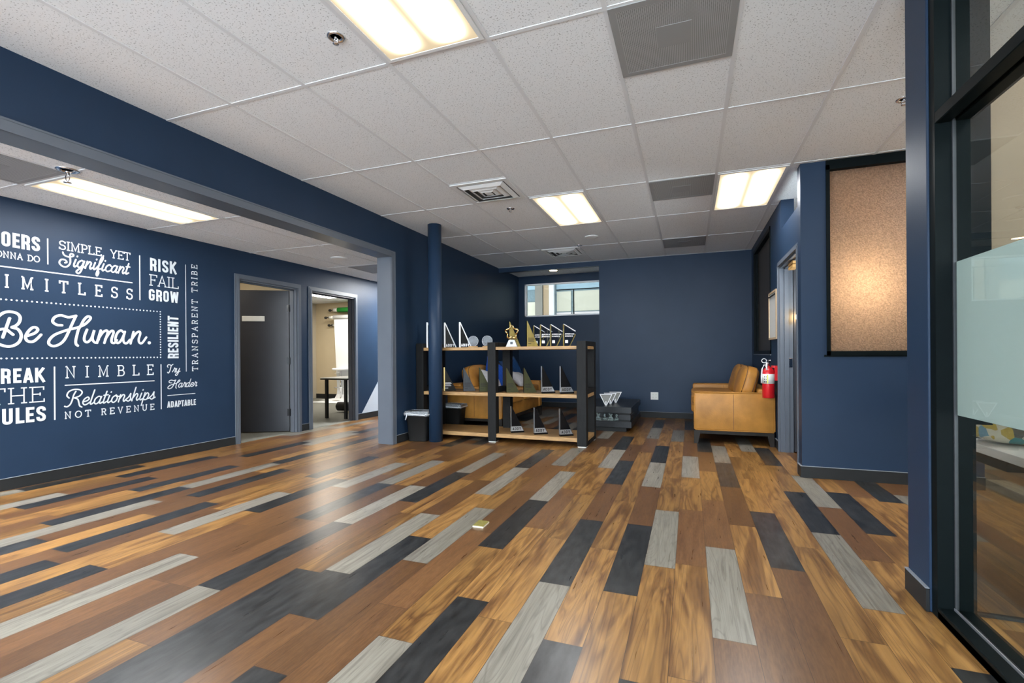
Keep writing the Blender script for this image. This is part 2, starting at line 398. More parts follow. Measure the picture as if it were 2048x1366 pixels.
    def mix(f, a, b, mode='MIX'):
        x = N('ShaderNodeMix'); x.data_type = 'RGBA'; x.blend_type = mode
        if isinstance(f, float): x.inputs[0].default_value = f
        else: L(f, x.inputs[0])
        for i, v in ((6, a), (7, b)):
            if isinstance(v, tuple): x.inputs[i].default_value = (*v, 1)
            else: L(v, x.inputs[i])
        return x.outputs[2]
    def gt(a, t):
        n = N('ShaderNodeMath'); n.operation = 'GREATER_THAN'; L(a, n.inputs[0]); n.inputs[1].default_value = t; return n.outputs[0]
    def mth(op, a, b=None):
        n = N('ShaderNodeMath'); n.operation = op
        for i, v in enumerate((a, b)):
            if v is None: continue
            if isinstance(v, (int, float)): n.inputs[i].default_value = v
            else: L(v, n.inputs[i])
        return n.outputs[0]
    def scale(a, k): return mth('MULTIPLY', a, k)
    def contour(a, k):          # thin growth rings: bright where a*k is near a whole number
        p = mth('PINGPONG', mth('MULTIPLY', a, k), .5)
        r_ = N('ShaderNodeMapRange'); L(p, r_.inputs[0]); r_.inputs['From Min'].default_value = 0.0; r_.inputs['From Max'].default_value = .16; r_.inputs['To Min'].default_value = .42; r_.inputs['To Max'].default_value = 0.0
        return r_.outputs[0]
    broad = noise(1.0, (9, 1.15, 1), 3, 1.1)      # cathedral bands running along the plank
    fine = noise(1.0, (75, 3.2, 1), 5, .4)
    speck = noise(1.0, (160, 22, 1), 3)
    gold = ramp(broad, [(.30, (.070, .029, .010)), (.40, (.20, .098, .030)), (.49, (.42, .225, .068)), (.57, (.28, .145, .043)), (.64, (.090, .038, .013)), (.70, (.36, .185, .052))])
    gold = mix(.42, gold, ramp(fine, [(.3, (.105, .045, .015)), (.7, (.35, .170, .048))]))
    lines = contour(noise(1.0, (8.5, .5, 1), 2, .8), 11.0)
    gold = mix(lines, gold, (.060, .024, .011))
    brown = ramp(broad, [(.30, (.085, .038, .0145)), (.5, (.165, .077, .027)), (.7, (.110, .049, .018))])
    brown = mix(.45, brown, ramp(fine, [(.3, (.060, .026, .011)), (.7, (.195, .096, .035))]))
    brown = mix(scale(lines, .45), brown, (.055, .024, .012))
    brown = mix(.18, brown, ramp(speck, [(.4, (.10, .04, .018)), (.62, (.28, .135, .06))]))
    grey = ramp(noise(1.0, (22, 1.6, 1), 5, 1.6), [(.3, (.10, .088, .068)), (.45, (.225, .205, .168)), (.62, (.285, .262, .215)), (.72, (.17, .152, .12))])
    grey = mix(.4, grey, ramp(fine, [(.3, (.13, .115, .092)), (.7, (.32, .295, .245))]))
    grey = mix(scale(contour(noise(1.0, (8.5, .8, 1), 2, .6), 17.0), .9), grey, (.085, .074, .058))
    black = ramp(noise(1.0, (30, 9, 1), 6), [(.3, (.009, .009, .009)), (.7, (.042, .042, .042))])
    c = mix(gt(at.outputs['Fac'], .17), gold, brown)
    c = mix(gt(at.outputs['Fac'], .5), c, grey)
    c = mix(gt(at.outputs['Fac'], .84), c, black)
    # per-plank value shift
    mr = N('ShaderNodeMapRange'); mr.inputs['To Min'].default_value = .70; mr.inputs['To Max'].default_value = 1.08; L(ar.outputs['Fac'], mr.inputs[0])
    sc = N('ShaderNodeVectorMath'); sc.operation = 'SCALE'; L(c, sc.inputs[0]); L(mr.outputs[0], sc.inputs['Scale'])
    # joints
    uvn = N('ShaderNodeUVMap'); uvn.uv_map = 'plank'; sp = N('ShaderNodeSeparateXYZ'); L(uvn.outputs[0], sp.inputs[0])
    def edge(o_, size, w):
        a1 = N('ShaderNodeMath'); a1.operation = 'PINGPONG'; L(o_, a1.inputs[0]); a1.inputs[1].default_value = .5
        a2 = N('ShaderNodeMath'); a2.operation = 'LESS_THAN'; L(a1.outputs[0], a2.inputs[0]); a2.inputs[1].default_value = w / size; return a2.outputs[0]
    jx = edge(sp.outputs[0], PW, .0008); jy = edge(sp.outputs[1], PL, .0008)
    mxn = N('ShaderNodeMath'); mxn.operation = 'MAXIMUM'; L(jx, mxn.inputs[0]); L(jy, mxn.inputs[1])
    fin = mix(mxn.outputs[0], sc.outputs[0], (.03, .016, .009))
    L(fin, P.inputs['Base Color'])
    rr = N('ShaderNodeMapRange'); rr.inputs['To Min'].default_value = .24; rr.inputs['To Max'].default_value = .36; L(fine, rr.inputs[0]); L(rr.outputs[0], P.inputs['Roughness'])
    P.inputs['Specular IOR Level'].default_value = .5
    bp = N('ShaderNodeBump'); bp.inputs['Strength'].default_value = .06; bp.inputs['Distance'].default_value = .004; L(fine, bp.inputs['Height']); L(bp.outputs[0], P.inputs['Normal'])
    me.materials.append(m)
build_floor()
struct('floor', MB().box(-9.3, XF - .012, 3.3, 10.0, -.06, -.002), M['carpet'], label='grey carpet in the rooms behind the lettered wall', cat='floor')

# ---- ceilings with their exposed grid
GX, GY, TW, TL = -.98, 2.276, .6096, 1.2192
struct('ceiling', MB().box(XM0 + .1, 3.3, YS, 9.62, HC, HC + .06), M['tile'], label='speckled tile ceiling of the main room', cat='ceiling')
g = MB(); hb = .012
for c in range(-4, 8):
    x = GX + c * TW
    if XM + .02 < x < 3.2: g.box(x - hb, x + hb, YS, YB if x > -1.5 else YA, HC - .0042, HC)
for r in range(-5, 7):
    y = GY + r * TL
    if YS < y < YA: g.box(XM, 3.2, y - hb, y + hb, HC - .0036, HC)
for r, cs in ((0, [(1, 2)]), (2, [(1, 2)]), (4, [(1, 2), (-2, -1)])):   # cross bars beside the half-size grilles
    for a, b in cs:
        y = GY + r * TL + .6096; g.box(GX + a * TW, GX + b * TW, y - hb, y + hb, HC - .0022, HC)
y = GY + 1 * TL + .6096; g.box(GX - 2 * TW, GX - TW, y - hb, y + hb, HC - .0022, HC)
struct('trim_1', g, M['grid'], label='white suspension grid of the main ceiling', cat='ceiling grid')
struct('ceiling', MB().box(XF - .12, XM0 + .02, YS, 9.0, HL, HL + .06), M['tile'], label='lower tile ceiling over the lettered wall', cat='ceiling')
g = MB()
for x in (-4.185, -4.795):
    g.box(x - hb, x + hb, YS, 9.0, HL - .0042, HL)
for r in range(-5, 6):
    y = 2.10 + r * TL; g.box(XF, XM0, y - hb, y + hb, HL - .0036, HL)
struct('trim_2', g, M['grid'], label='white suspension grid of the side ceiling', cat='ceiling grid')
struct('ceiling', MB().box(-9.3, XF - .125, 3.3, 10.0, HL + .02, HL + .08), M['tile'], label='ceiling of the rooms behind the doors', cat='ceiling')

# ---- walls
DH = 2.06
D1, D2 = (4.37, 5.31), (5.58, 6.55)
w = MB()
w.box(XF - .12, XF, YS, D1[0], 0, HL).box(XF - .12, XF, D1[1], D2[0], 0, HL).box(XF - .12, XF, D2[1], 9.0, 0, HL)
w.box(XF - .12, XF, D1[0], D1[1], DH, HL).box(XF - .12, XF, D2[0], D2[1], DH, HL)
struct('wall_far_left', w, M['navy'], label='navy wall with white lettering', cat='wall')
OPE = 4.92; OPZ = 2.31
w = MB().box(XM0, XM, OPE, 9.62, 0, HC).box(XM0, XM, YS, OPE, OPZ, HC)
struct('wall_left', w, M['navy'], label='navy dividing wall with the wide opening', cat='wall')
t = MB()
t.box(XM0 - .004, XM + .004, OPE - .012, OPE, 0, OPZ).box(XM0 - .004, XM + .004, YS, OPE, OPZ - .012, OPZ)     # liner
t.box(XM, XM + .014, OPE - .012, OPE + .058, 0, OPZ + .058).box(XM, XM + .014, YS, OPE, OPZ - .012, OPZ + .058)  # casing
t.box(XM, XM + .018, OPE + .046, OPE + .058, 0, OPZ + .058).box(XM, XM + .018, YS, OPE + .058, OPZ + .046, OPZ + .058)
struct('trim_3', t, M['trim'], label='grey casing round the wide opening', cat='casing')
w = MB().box(-1.5, XR + .125, YB, YA + .12, 0, HC).box(XM, -1.5, YB, YB + .1, 2.655, HC)
struct('wall_back', w, M['navy'], label='navy back wall', cat='wall')
AW = (-3.28, -1.52, 1.885, 2.575)
w = MB().box(XM, -1.5, YA, YA + .12, 0, AW[2]).box(XM, -1.5, YA, YA + .12, AW[3], HC).box(XM, AW[0], YA, YA + .12, AW[2], AW[3])
struct('wall_alcove', w, M['navy'], label='navy alcove wall under the high window', cat='wall')
# right wall: doorway, clerestory gap above it, frosted window further on
RD = (4.93, 5.90); RN = (4.93, 5.79, 2.425); RW = (6.50, 8.10, 1.075, 2.64)
XO = XR + .125
w = MB()
w.box(XR, XO, 4.87, RD[0], 0, HC)
w.box(XR, XO, RD[0], RD[1], 2.035, RN[2]).box(XR, XO, RN[1], RW[0], RN[2], HC).box(XR, XO, RD[1], RW[0], 0, RN[2])
w.box(XR, XO, RW[0], RW[1], 0, RW[2]).box(XR, XO, RW[0], RW[1], RW[3], HC).box(XR, XO, RW[1], YB, 0, HC)
struct('wall_right', w, M['navy'], label='navy right wall with doorway', cat='wall')
FW = (1.11, 2.02, 1.065, 2.70); YC = 4.75
w = MB().box(.918, FW[0], YC, YC + .12, 0, HC).box(FW[0], FW[1], YC, YC + .12, 0, FW[2]).box(FW[0], FW[1], YC, YC + .12, FW[3], HC).box(FW[1], 2.17, YC, YC + .12, 0, HC)
w.box(2.05, 2.17, YC + .12, 9.5, 0, HC)
struct('wall_corner', w, M['navy'], label='navy wall holding the bronze frosted window', cat='wall')
struct('wall_stub', MB().box(.937, 1.088, 2.452, 2.66, 0, HC, .006, 3), M['navy'], label='navy wall end beside the office glazing', cat='wall')
struct('wall_corridor', MB().box(2.17, 3.3, 6.6, 6.72, 0, HC), M['cream'], label='cream wall at the end of the corridor', cat='wall')
struct('wall_corridor', MB().box(3.3, 3.42, YS, 6.72, 0, HC), M['cream'], label='cream side wall of the corridor', cat='wall')
# rooms behind the lettered wall
w = MB().box(-9.42, XF - .12, 9.75, 9.87, -.01, HL + .05)
struct('wall_studio_back', w, M['cream'], label='cream studio wall behind the backdrop rolls', cat='wall')
struct('wall_studio_left', MB().box(-9.42, -9.10, 5.2, 9.75, -.01, HL + .05), M['brick'], label='brick side wall of the studio', cat='wall')
struct('wall_between', MB().box(-9.1, XF - .12, 5.40, 5.48, -.01, HL + .05), M['cream'], label='cream wall between the two side rooms', cat='wall')
struct('wall_office_back', MB().box(-7.4, -7.3, 3.3, 5.4, -.01, HL + .05), M['cream'], label='cream wall of the first side room', cat='wall')
struct('wall_office_side', MB().box(-7.3, XF - .12, 3.3, 3.4, -.01, HL + .05), M['cream'], label='cream near wall of the first side room', cat='wall')

# ---- skirting
def base(name, segs, label):
    b = MB(); e = MB()
    for (x0, y0, x1, y1, nx, ny) in segs:
        d = .012
        xs = sorted((x0, x1)); ys = sorted((y0, y1))
        if nx: xs = sorted((x0, x0 + nx * d))
        if ny: ys = sorted((y0, y0 + ny * d))
        b.box(xs[0], xs[1], ys[0], ys[1], 0.001, .098)
        ex = sorted((x0, x0 + nx * .015)) if nx else xs; ey = sorted((y0, y0 + ny * .015)) if ny else ys
        e.box(ex[0], ex[1], ey[0], ey[1], .098, .101)
    o = struct(name, b, M['rubber'], label=label, cat='skirting'); e.build('top_edge', M['basetrim'], o); return o
base('baseboard_left', [(XF, YS, XF, D1[0] - .07, 1, 0), (XF, D1[1] + .07, XF, D2[0] - .07, 1, 0), (XF, D2[1] + .07, XF, 9.0, 1, 0)], 'black rubber skirting of the lettered wall')
base('baseboard_middle', [(XM, OPE + .06, XM, YA, 1, 0)], 'black skirting of the dividing wall')
base('baseboard_back', [(-1.5, YB, XR, YB, 0, -1), (XM, YA, -1.5, YA, 0, -1), (-1.5, YB, -1.5, YA, -1, 0)], 'black skirting of the back wall')
base('baseboard_right', [(XR, RD[1] + .06, XR, YB, -1, 0)], 'black skirting of the right wall')
base('baseboard_corner', [(.918, YC, 2.17, YC, 0, -1), (.918, YC - .012, .918, YC + .12, -1, 0)], 'black skirting under the bronze window')
base('baseboard_stub', [(.937, 2.452, .937, 2.66, -1, 0)], 'black skirting of the wall end')

# ---- column
struct('column', MB().lathe([(.086, 0.0), (.086, HC - .001)], -3.033, 5.29, 40), M['navy'], label='round navy steel column in front of the shelf', cat='column', smooth=True)

# ---- doors
def casing(mb, y0, y1, zt, xw, sx, w=.062):
    """stepped steel casing on wall face xw looking along sx"""
    for a, b, d in ((0, w, .012), (.004, w * .42, .022), (w * .42, w * .72, .017)):
        xs = sorted((xw, xw + sx * d))
        mb.box(xs[0], xs[1], y0 - b, y0 - a, 0, zt + b).box(xs[0], xs[1], y1 + a, y1 + b, 0, zt + b).box(xs[0], xs[1], y0 - a, y1 + a, zt + a, zt + b)
def liner(mb, y0, y1, zt, xa, xb, t=.018):
    mb.box(xa, xb, y0, y0 + t, 0, zt).box(xa, xb, y1 - t, y1, 0, zt).box(xa, xb, y0 + t, y1 - t, zt - t, zt)
    xm = (xa + xb) / 2
    mb.box(xm - .02, xm + .02, y0 + t, y0 + t + .014, 0, zt - t).box(xm - .02, xm + .02, y1 - t - .014, y1 - t, 0, zt - t).box(xm - .02, xm + .02, y0 + t, y1 - t, zt - t - .014, zt - t)
d1 = thing('door_1', 'dark grey door standing ajar with a blank white sign', 'door'); d1['kind'] = 'structure'
c = MB(); casing(c, D1[0], D1[1], DH, XF, 1); liner(c, D1[0], D1[1], DH, XF - .125, XF)
c.build('door_frame', M['trim'], d1)
ang = math.atan2(-.34, -.60)
dm = Matrix.Translation((XF - .13, 5.285, 0)) @ Matrix.Rotation(ang, 4, 'Z')
leaf = MB().box(.0, .90, -.045, 0, .012, 2.035, .002, 1).build('door_leaf', M['door'], d1, mtx=dm)
MB().box(.325, .625, .0, .006, 1.59, 1.665, .002, 1).build('sign_plate', M['ivory'], leaf)
for z in (.28, 1.02, 1.78):
    MB().lathe([(.009, z - .05), (.009, z + .05)], -.006, .006, 12).box(-.03, .03, -.004, .003, z - .05, z + .05).build('hinge', M['blackgloss'], leaf)
d2 = thing('door_2', 'open doorway showing the photo studio', 'door'); d2['kind'] = 'structure'
c = MB(); casing(c, D2[0], D2[1], DH, XF, 1)
c.build('door_frame', M['trim'], d2)
c = MB(); liner(c, D2[0], D2[1], DH, XF - .125, XF); c.build('door_lining', M['door'], d2)
MB().box(XF - .09, XF - .05, D2[1] - .024, D2[1] - .017, .93, 1.03, .002, 1).build('strike_plate', M['brass_edge'], d2)
d3 = thing('door_3', 'grey framed doorway in the right wall', 'door'); d3['kind'] = 'structure'
c = MB(); casing(c, RD[0], RD[1], 2.035, XR, -1, .055); liner(c, RD[0], RD[1], 2.035, XR, XO)
c.build('door_frame', M['trim'], d3)
MB().box(XO + .005, XO + .90, RD[1] - .03, RD[1] + .015, .012, 2.01, .002, 1).build('door_leaf', M['door'], d3)  # leaf added so the gap past the jamb shows dark
MB().box(XR + .085, XR + .118, RD[1] - .026, RD[1] - .017, .93, 1.03, .002, 1).build('strike_plate', M['chrome'], d3)

# ---- windows
w1 = thing('window_1', 'black framed office glazing with a frosted band', 'window'); w1['kind'] = 'structure'
Y0g, Y1g = .92, 2.452
MB().box(.945, 1.072, Y1g - .048, Y1g - .001, .001, HC).build('jamb', M['black'], w1)
MB().box(.945, 1.072, .86, .92, .001, HC).build('jamb', M['black'], w1)
MB().box(1.000, 1.012, Y1g - .056, Y1g - .048, .05, HC - .04).build('glazing_bead', M['gunmetal'], w1)
s = MB().box(.945, .998, Y0g, Y1g - .048, .001, .045, .003, 1).box(1.014, 1.072, Y0g, Y1g - .048, .001, .045, .003, 1).box(.945, 1.072, Y0g, Y1g - .048, .001, .03)
s.build('sill', M['black'], w1)
MB().box(.998, 1.002, Y0g, Y1g - .048, .03, .052).build('glazing_bead', M['silver'], w1)
s = MB().box(.945, .998, Y0g, Y1g - .048, 2.02, 2.068, .003, 1).box(1.012, 1.072, Y0g, Y1g - .048, 2.02, 2.068, .003, 1).box(.95, 1.07, Y0g, Y1g - .048, 2.03, 2.06)
s.build('transom', M['black'], w1)
MB().box(.945, 1.072, Y0g, Y1g - .048, HC - .05, HC).build('head', M['black'], w1)
MB().box(1.003, 1.009, Y0g, Y1g - .05, .032, 2.03).build('glass_pane', M['glass'], w1)
MB().box(1.003, 1.009, Y0g, Y1g - .05, 2.06, HC - .04).build('glass_pane', M['glass'], w1)
MB().box(1.0095, 1.0105, Y0g, Y1g - .058, .834, 1.451).build('frosted_film', M['film'], w1)
w2 = thing('window_2', 'side glazing of the glass office with a tan board', 'window'); w2['kind'] = 'structure'
MB().box(1.094, 1.155, 2.47, 2.53, .79, HC).build('post', M['black'], w2)
MB().box(1.094, 3.3, 2.485, 2.491, .012, .80).build('glass_pane', M['tintglass'], w2)
MB().box(1.094, 3.3, 2.475, 2.50, .001, .012).build('channel', M['rubber'], w2)
MB().box(1.155, 3.3, 2.495, 2.52, .80, 2.20).build('tan_board', M['tan_panel'], w2)
w3 = thing('window_3', 'bronze pebbled glass window in a black frame', 'window'); w3['kind'] = 'structure'
f = MB(); a, b, z0, z1 = FW
f.box(a, a + .028, YC - .012, YC + .10, z0, z1).box(b - .028, b, YC - .012, YC + .10, z0, z1).box(a, b, YC - .012, YC + .10, z0, z0 + .036).box(a, b, YC - .012, YC + .10, z1 - .04, HC - .003)
f.box(a - .02, b + .02, YC - .006, YC + .01, z0 - .012, z0 + .004)
f.build('frame', M['black'], w3)
MB().box(a + .02, b - .02, YC + .045, YC + .053, z0 + .03, z1 - .03).build('frosted_pane', M['bronzefrost'], w3)
w4 = thing('window_4', 'smoky frosted window above the sofa in a black frame', 'window'); w4['kind'] = 'structure'
f = MB(); a, b, z0, z1 = RW
f.box(XR - .008, XO, a, a + .03, z0, z1).box(XR - .008, XO, b - .05, b, z0, z1).box(XR - .008, XO, a, b, z0, z0 + .045).box(XR - .008, XO, a, b, z1 - .05, z1)
f.box(XR + .02, XO, b - .10, b - .05, z0, z1)
f.build('frame', M['black'], w4)
MB().box(XR - .014, XR, a, b, z0 - .014, z0).build('sill', M['trim'], w4)
MB().box(XR + .045, XR + .053, a + .02, b - .04, z0 + .03, z1 - .03).build('frosted_pane', M['darkfrost'], w4)
w5 = thing('window_5', 'high alcove window onto the building next door', 'window'); w5['kind'] = 'structure'
f = MB(); a, b, z0, z1 = AW
f.box(a, a + .03, YA - .006, YA + .1, z0, z1).box(a, b, YA - .006, YA + .1, z0, z0 + .025).box(a, b, YA - .006, YA + .1, z1 - .025, z1)
f.build('frame', M['whitegloss'], w5)
f = MB().box(-2.245, -2.225, YA + .05, YA + .07, z0, z1 - .14).box(-2.60, b, YA + .05, YA + .07, z1 - .155, z1 - .14)
f.build('muntin', M['black'], w5)
MB().box(a + .02, b, YA + .058, YA + .062, z0 + .02, z1 - .02).build('glass_pane', M['solarglass'], w5)

# ================================================================ CEILING FIXTURES
def troffer(label, x0, x1, y0, y1, z, s=1.0):
    t = thing('ceiling_light', label, 'light', ((x0 + x1) / 2, (y0 + y1) / 2, z), 0, 'two tube ceiling lights')
    w, l = x1 - x0 - .03, y1 - y0 - .03
    f = MB(); a, b = w / 2, l / 2; e = .022
    f.box(-a, -a + e, -b, b, -.010, .02).box(a - e, a, -b, b, -.010, .02).box(-a + e, a - e, -b, -b + e, -.010, .02).box(-a + e, a - e, b - e, b, -.010, .02)
    f.build('frame', M['white'], t)
    MB().box(-a + e, a - e, -b + e, b - e, -.006, -.001).build('diffuser', panel_mat('prismatic_lens', 0, 0, w - 2 * e, l - 2 * e, s), t)
    return t
gx = lambda c: GX + c * TW
gy = lambda r: GY + r * TL
troffer('nearest ceiling light, cut off by the top of the photo', gx(-1), gx(0), gy(-1), gy(0), HC)
troffer('ceiling light between the square vent and the round disc', gx(-1), gx(0), gy(2), gy(3), HC)
troffer('ceiling light nearest the right wall doorway', gx(2), gx(3), gy(2), gy(3), HC)
troffer('lit ceiling light over the lettered wall', -4.795, -4.185, 2.10, 2.10 + TL, HL, 1.35)
# added fixtures out of view, put in to brighten office, corridor and side room
troffer('ceiling light inside the glass office', gx(4), gx(5), gy(-1), gy(0), HC)
troffer('ceiling light of the corridor beyond the glass office', gx(5), gx(6), gy(1), gy(2), HC, 2.2)
troffer('side room ceiling light past the doors, hidden by the opening post', -4.795, -4.185, 2.10 + 4 * TL, 2.10 + 5 * TL, HL, 6.0)
troffer('side room ceiling light just left of the frame', -4.795, -4.185, 2.10 - 2 * TL, 2.10 - TL, HL, 6.5)
troffer('side room ceiling light behind the camera', -4.795, -4.185, 2.10 - 3 * TL, 2.10 - 2 * TL, HL, 3.5)

def grille(label, cx, cy, z, g='perforated return grilles'):
    t = thing('return_grille', label, 'vent', (cx, cy, z), 0, g)
    a = .296
    MB().box(-a + .035, a - .035, -a, -a + .035, -.008, .006).box(-a + .035, a - .035, a - .035, a, -.008, .006).box(-a, -a + .035, -a, a, -.008, .006).box(a - .035, a, -a, a, -.008, .006).build('frame', M['grille_mid'], t)
    MB().box(-a + .03, a - .03, -a + .03, a - .03, -.007, .002).build('perforated_face', M['grille'], t)
    MB().box(-.085, .085, -.085, .085, -.0085, -.004).build('centre_plate', M['grille_mid'], t)
    return t
grille('nearest perforated grey ceiling grille at the top of the photo', gx(1.5), gy(0) + .30, HC)
grille('perforated grey grille beside the ceiling light near the doorway', gx(1.5), gy(2) + .30, HC)
grille('farthest perforated grey grille, close to the back wall', gx(1.5), gy(4) + .30, HC)
grille('dark grille at the left edge above the lettering', -4.49, 1.79, HL)
grille('dark grille beside the opening post over the second doorway', -4.49, 6.07, HL)

def diffuser(label, cx, cy, z):
    t = thing('air_diffuser', label, 'vent', (cx, cy, z), 0, 'square louvred air vents')
    a = .296
    MB().box(-a + .045, a - .045, -a, -a + .045, -.010, .006).box(-a + .045, a - .045, a - .045, a, -.010, .006).box(-a, -a + .045, -a, a, -.010, .006).box(a - .045, a, -a, a, -.010, .006).build('frame', M['white'], t)
    MB().box(-a + .02, a - .02, -a + .02, a - .02, -.002, -.0005).build('duct', M['ductgrey'], t)  # thin dark plate stands in for the shade between the louvres
    for s in (.235, .165, .10):
        b = MB(); q = s - .042
        for k in range(4):
            A = k * PI / 2; rot = lambda x, y: (x * math.cos(A) - y * math.sin(A), x * math.sin(A) + y * math.cos(A))
            pts = [(*rot(-s, -s), -.006), (*rot(s, -s), -.006), (*rot(q, -q), -.026), (*rot(-q, -q), -.026)]
            lo = [(p[0], p[1], p[2] - .003) for p in pts]
            b.loft([lo, pts])
        b.build('louvre', M['white'], t)
    MB().box(-.035, .035, -.035, .035, -.026, -.021).build('centre_plate', M['white'], t)
diffuser('square louvred vent left of the middle ceiling light', gx(-1.5), gy(2) - .305, HC)
diffuser('square louvred vent nearest the back wall', gx(-1.5), gy(4) + .30, HC)

def sprinkler(label, x, y, z, k=1.0, d=1.0):
    t = thing('fire_sprinkler', label, 'sprinkler', (x, y, z), 0, 'ceiling sprinklers')
    MB().lathe([(.044 * k, .002), (.046 * k, -.004), (.036 * k, -.009), (.026 * k, -.004), (.026 * k, 0)], n=24).build('escutcheon', M['chrome'], t, True)
    s = MB().lathe([(.009 * k, -.002), (.009 * k, -.010 * k * d)], n=12)
    for sx in (-1, 1): s.tube([(sx * .004 * k, 0, -.009 * k * d), (sx * .016 * k, 0, -.018 * k * d), (sx * .013 * k, 0, -.028 * k * d), (0, 0, -.036 * k * d)], .0028 * k, 8)
    s.build('frame_arms', M['chrome'], t, True)
    MB().lathe([(.002 * k, -.034 * k * d), (.016 * k, -.0365 * k * d), (.016 * k, -.0385 * k * d), (.002 * k, -.040 * k * d)], n=16).build('deflector', M['chrome'], t, True)
sprinkler('sprinkler left of the nearest ceiling light', -1.711, 1.985, HC)
sprinkler('sprinkler under the tile beside the first louvred vent', -1.893, 5.01, HC)
sprinkler('small white sprinkler before the far louvred vent', -1.564, 7.08, HC)
sprinkler('sprinkler at the right, cut by the navy wall end', 1.326, 3.778, HC)
sprinkler('large hanging sprinkler over the lettered wall', -4.13, 2.06, HL, 1.5, 1.6)
def disc(label, x, y, z, r):
    tag(MB().lathe([(r, .001), (r, -.008), (r * .93, -.014), (r * .6, -.017), (0.0001, -.018)], x, y, 40).xform(Matrix.Translation((0, 0, z))).build('ceiling_disc', M['white'], None, True), label, 'cover', 'round ceiling covers')
disc('round white cover behind the middle ceiling light', -1.286, 6.615, HC, .095)
disc('round white cover on the side ceiling above the doors', -4.471, 5.22, HL, .11)
dl = thing('recessed_downlight', 'glowing round downlight in the alcove ceiling', 'light', (-2.51, 9.0, HC))
MB().lathe([(.10, .002), (.10, -.006), (.078, -.006), (.078, .002)], n=32).build('ring', M['tanframe'], dl, True)
MB().lathe([(.0001, -.003), (.077, -.003)], n=32).build('lens', M['downlight'], dl)

# ================================================================ LETTERING
def cr_spline(pts, n=7):
    if len(pts) < 3: return [Vector((*p, 0)) for p in pts]
    P = [Vector((*p, 0)) for p in pts]; P = [2 * P[0] - P[1]] + P + [2 * P[-1] - P[-2]]; out = []
    for i in range(1, len(P) - 2):
        for k in range(n):
            t = k / n; a, b, c, d = P[i - 1:i + 3]
            out.append(.5 * ((2 * b) + (c - a) * t + (2 * a - 5 * b + 4 * c - d) * t * t + (3 * b - a - 3 * c + d) * t ** 3))
    return out + [P[-2]]
LIFT = [0.0]
def ribbon(bm, pts, w, cap='flat', closed=False):
    """flat stroke of width w along 2-D points, mitred"""
    P = [Vector((p[0], p[1], 0)) for p in pts]
    Q = [P[0]]
    for p in P[1:]:
        if (p - Q[-1]).length > 1e-5: Q.append(p)
    if closed and (Q[0] - Q[-1]).length < 1e-5: Q.pop()
    n = len(Q)
    if n < 2: return
    L, R = [], []
    for i in range(n):
        a = Q[i - 1] if (i > 0 or closed) else None; c = Q[(i + 1) % n] if (i < n - 1 or closed) else None
        d0 = (Q[i] - a).normalized() if a is not None else (c - Q[i]).normalized()
        d1 = (c - Q[i]).normalized() if c is not None else d0
        n0 = Vector((-d0.y, d0.x, 0)); n1 = Vector((-d1.y, d1.x, 0)); m = n0 + n1
        if m.length < .3: m = n0
        else:
            m.normalize(); m = m / max(.42, m.dot(n0))
        zz = Vector((0, 0, LIFT[0] + i * 6e-6)); L.append(Q[i] + m * w / 2 + zz); R.append(Q[i] - m * w / 2 + zz)
    vl = [bm.verts.new(v) for v in L]; vr = [bm.verts.new(v) for v in R]
    for i in range(n if closed else n - 1):
        j = (i + 1) % n; bm.faces.new((vr[i], vr[j], vl[j], vl[i]))
    if cap == 'round' and not closed:
        for c in (Q[0], Q[-1]):
            ring = [bm.verts.new(c + Vector((0, 0, LIFT[0] + .0009)) + Vector((math.cos(a), math.sin(a), 0)) * w / 2) for a in [2 * PI * k / 14 for k in range(14)]]
            bm.faces.new(ring)
    LIFT[0] = (LIFT[0] + .00016) % .0012
def arc(cx, cy, rx, ry, a0, a1, n=10):
    return [(cx + rx * math.cos(math.radians(a0 + (a1 - a0) * i / n)), cy + ry * math.sin(math.radians(a0 + (a1 - a0) * i / n))) for i in range(n + 1)]
